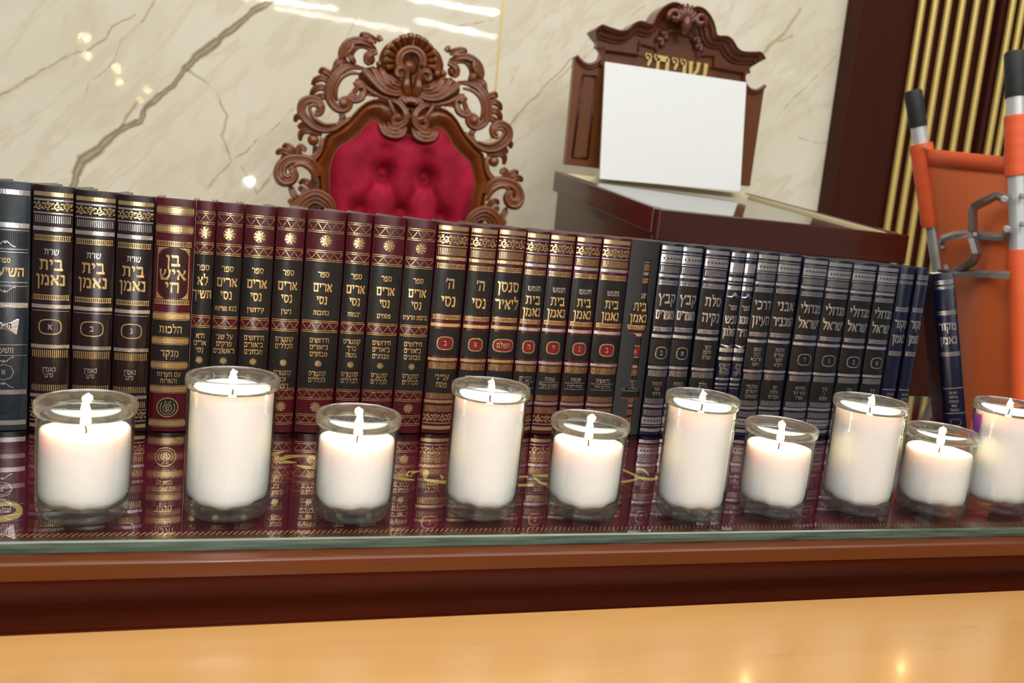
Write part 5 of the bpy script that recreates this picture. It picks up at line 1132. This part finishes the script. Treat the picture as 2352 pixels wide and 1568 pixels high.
# ------------------------------------------------------------------ folded stretcher
def sp(zx, zy, Z): return at_depth(1880+zx/2.449, zy/2.449, Z)
stt = thing('folded_stretcher', 'folded orange stretcher with black grips standing before the gold slats', 'stretcher', (1.75, 0.85, FLOOR_Z))
O0 = Vector((1.75, 0.85, FLOOR_Z))
def loc(p): return tuple(Vector(p)-O0)
ZL, ZR = 2.02, 1.72
def pole(a, b, Z, r):
    A_, B_ = sp(a[0], a[1], Z), sp(b[0], b[1], Z+0.0); d = B_-A_; return A_, d
LA, LB = sp(530, 508, ZL), sp(684, 1530, ZL+0.04); RA_, RB = sp(1105, 288, ZR), sp(1128, 1500, ZR+0.02)
def foot(A_, B_): t = (FLOOR_Z+0.01-A_.z)/(B_.z-A_.z); return A_+(B_-A_)*t
LF, RF = foot(LA, LB), foot(RA_, RB)
def along(A_, B_, zy0, zy1, zy): return A_+(B_-A_)*((zy-zy0)/(zy1-zy0))
Lq = lambda zy: along(LA, LB, 508, 1530, zy)
Rq = lambda zy: along(RA_, RB, 288, 1500, zy)
rl = 0.0178
for q, F_, tops in ((Lq, LF, (508, 712, 1262)), (Rq, RF, (288, 545, 985))):
    m = M(); m.tube([loc(q(tops[1]-40)), loc(F_)], rl*0.96, 20); m.build('pole', 'steel', stt, True, autos=0.8)
    m = M(); a, b = q(tops[0]), q(tops[1]); dd = (b-a)
    m.tube([loc(a), loc(a+dd*0.015), loc(a+dd*0.07), loc(a+dd*0.5), loc(a+dd*0.93), loc(b)], [rl*0.75, rl*1.02, rl*1.12, rl*1.10, rl*1.12, rl*1.06], 20); m.build('hand_grip', 'grip', stt, True, autos=0.9)
# canvas: tunnel sleeves around the poles and the sheet hanging between
def sleeve(q, y0, y1, r):
    m = M(); k = 14; pts = [q(y0+(y1-y0)*i/k) for i in range(k+1)]
    m.tube([loc(p) for p in pts], [r*(1+0.02*math.sin(i*2.1)) for i in range(k+1)], 22); return m
for q, y0, y1 in ((Lq, 806, 1268), (Rq, 650, 985), (Rq, 1405, 2400)):
    sleeve(q, y0, y1, rl*(1.42 if q is Lq else 1.24)).build('canvas_sleeve', 'canvas', stt, True, autos=0.9)
m = M(); sheet = []; nu, nv = 26, 40
def cpoint(u, v):
    # v runs down the stretcher, u from the far pole to the near pole
    yl = 832+(2900-832)*v; yr = 884+(2900-884)*v; a, b = Lq(yl), Rq(yr); p = a+(b-a)*u
    bulge = 0.03*math.sin(math.pi*u)*(0.4+v)+0.010*math.sin(6*u+7*v)*math.sin(math.pi*u)
    n_ = (b-a).cross(Vector((0, 0, 1))).normalized(); return p-n_*(-bulge)+n_*0.0
vs = []; fs = []
for j in range(nv+1):
    for i in range(nu+1): vs.append(loc(cpoint(i/nu, j/nv*0.97)))
for j in range(nv):
    for i in range(nu): k = j*(nu+1)+i; fs.append((k, k+1, k+nu+2, k+nu+1))
m.add(vs, fs); o = m.build('canvas_sheet', 'canvas_sheet', stt, True)
sd = o.modifiers.new('thickness', 'SOLIDIFY'); sd.thickness = 0.0015
# stitched hem along the upper edge
m = M(); vs = []; fs = []
for j in range(3):
    for i in range(nu+1): p = cpoint(i/nu, 0.0+0.048*j/2); vs.append(loc(p+(CAM-p).normalized()*0.004))
for j in range(2):
    for i in range(nu): k = j*(nu+1)+i; fs.append((k, k+1, k+nu+2, k+nu+1))
m.add(vs, fs); o = m.build('hem', 'canvas', stt, True); sd = o.modifiers.new('thickness', 'SOLIDIFY'); sd.thickness = 0.003
# folding spreader bars: flat steel strips bent between brackets
def strap(pts, w, name):
    P = [sp(*p) for p in pts]; m = M(); n = len(P); k = 0; vs = []; up = Vector((0, 0, 1))
    view = [(p-CAM).normalized() for p in P]
    for i in range(n):
        t = (P[min(i+1, n-1)]-P[max(i-1, 0)]).normalized(); b = (t.cross(Vector((0.25, 0.1, 0.3)).normalized())); b = t.cross(view[i]).normalized()
        d = view[i]
        for (aa, bb) in ((-1, -1), (1, -1), (1, 1), (-1, 1)): vs.append(loc(P[i]+b*aa*0.0055+(d+b*0.35).normalized()*bb*w))
    fs = []
    for i in range(n-1):
        for j in range(4): fs.append((i*4+j, i*4+(j+1) % 4, (i+1)*4+(j+1) % 4, (i+1)*4+j))
    fs += [(0, 1, 2, 3), tuple((n-1)*4+j for j in range(4))]
    m.add(vs, fs); return m.build(name, 'bar', stt, bevel=0.0008)
def zmix(p, Z): return (p[0], p[1], Z)
strap([(1050, 1118, ZR+0.0), (1000, 1100, ZR+0.03), (930, 1135, ZR+0.06), (875, 1165, ZR+0.09), (868, 1200, ZR+0.10), (868, 1300, ZR+0.12), (885, 1320, ZR+0.13), (1030, 1332, ZR+0.05), (1062, 1300, ZR+0.0)], 0.012, 'spreader_bar')
strap([(686, 1378, ZL-0.03), (700, 1345, ZL-0.08), (760, 1322, ZL-0.13), (850, 1312, ZL-0.18), (868, 1340, ZL-0.20), (892, 1425, ZL-0.20), (872, 1470, ZL-0.18), (800, 1515, ZL-0.13), (725, 1545, ZL-0.05)], 0.012, 'spreader_bar')
strap([(735, 1548, ZL-0.10), (860, 1536, ZL-0.16), (960, 1541, ZL-0.22), (1075, 1548, ZR-0.04)], 0.008, 'cross_bar')
for (x, y, Z, r) in ((1045, 1122, ZR-0.005, 0.011), (1058, 1290, ZR-0.005, 0.011), (1148, 1100, ZR-0.02, 0.009), (1148, 1258, ZR-0.02, 0.009), (695, 1388, ZL-0.02, 0.010), (720, 1505, ZL-0.02, 0.011), (598, 828, ZL-0.026, 0.006), (880, 1318, ZL-0.21, 0.008)):
    p = sp(x, y, Z); d = (CAM-p).normalized(); m = M()
    m.tube([loc(p-d*0.012), loc(p+d*0.003), loc(p+d*0.005)], [r*0.68, r*0.68, r*0.45], 12); m.build('bolt', 'bar', stt, True, autos=0.6)
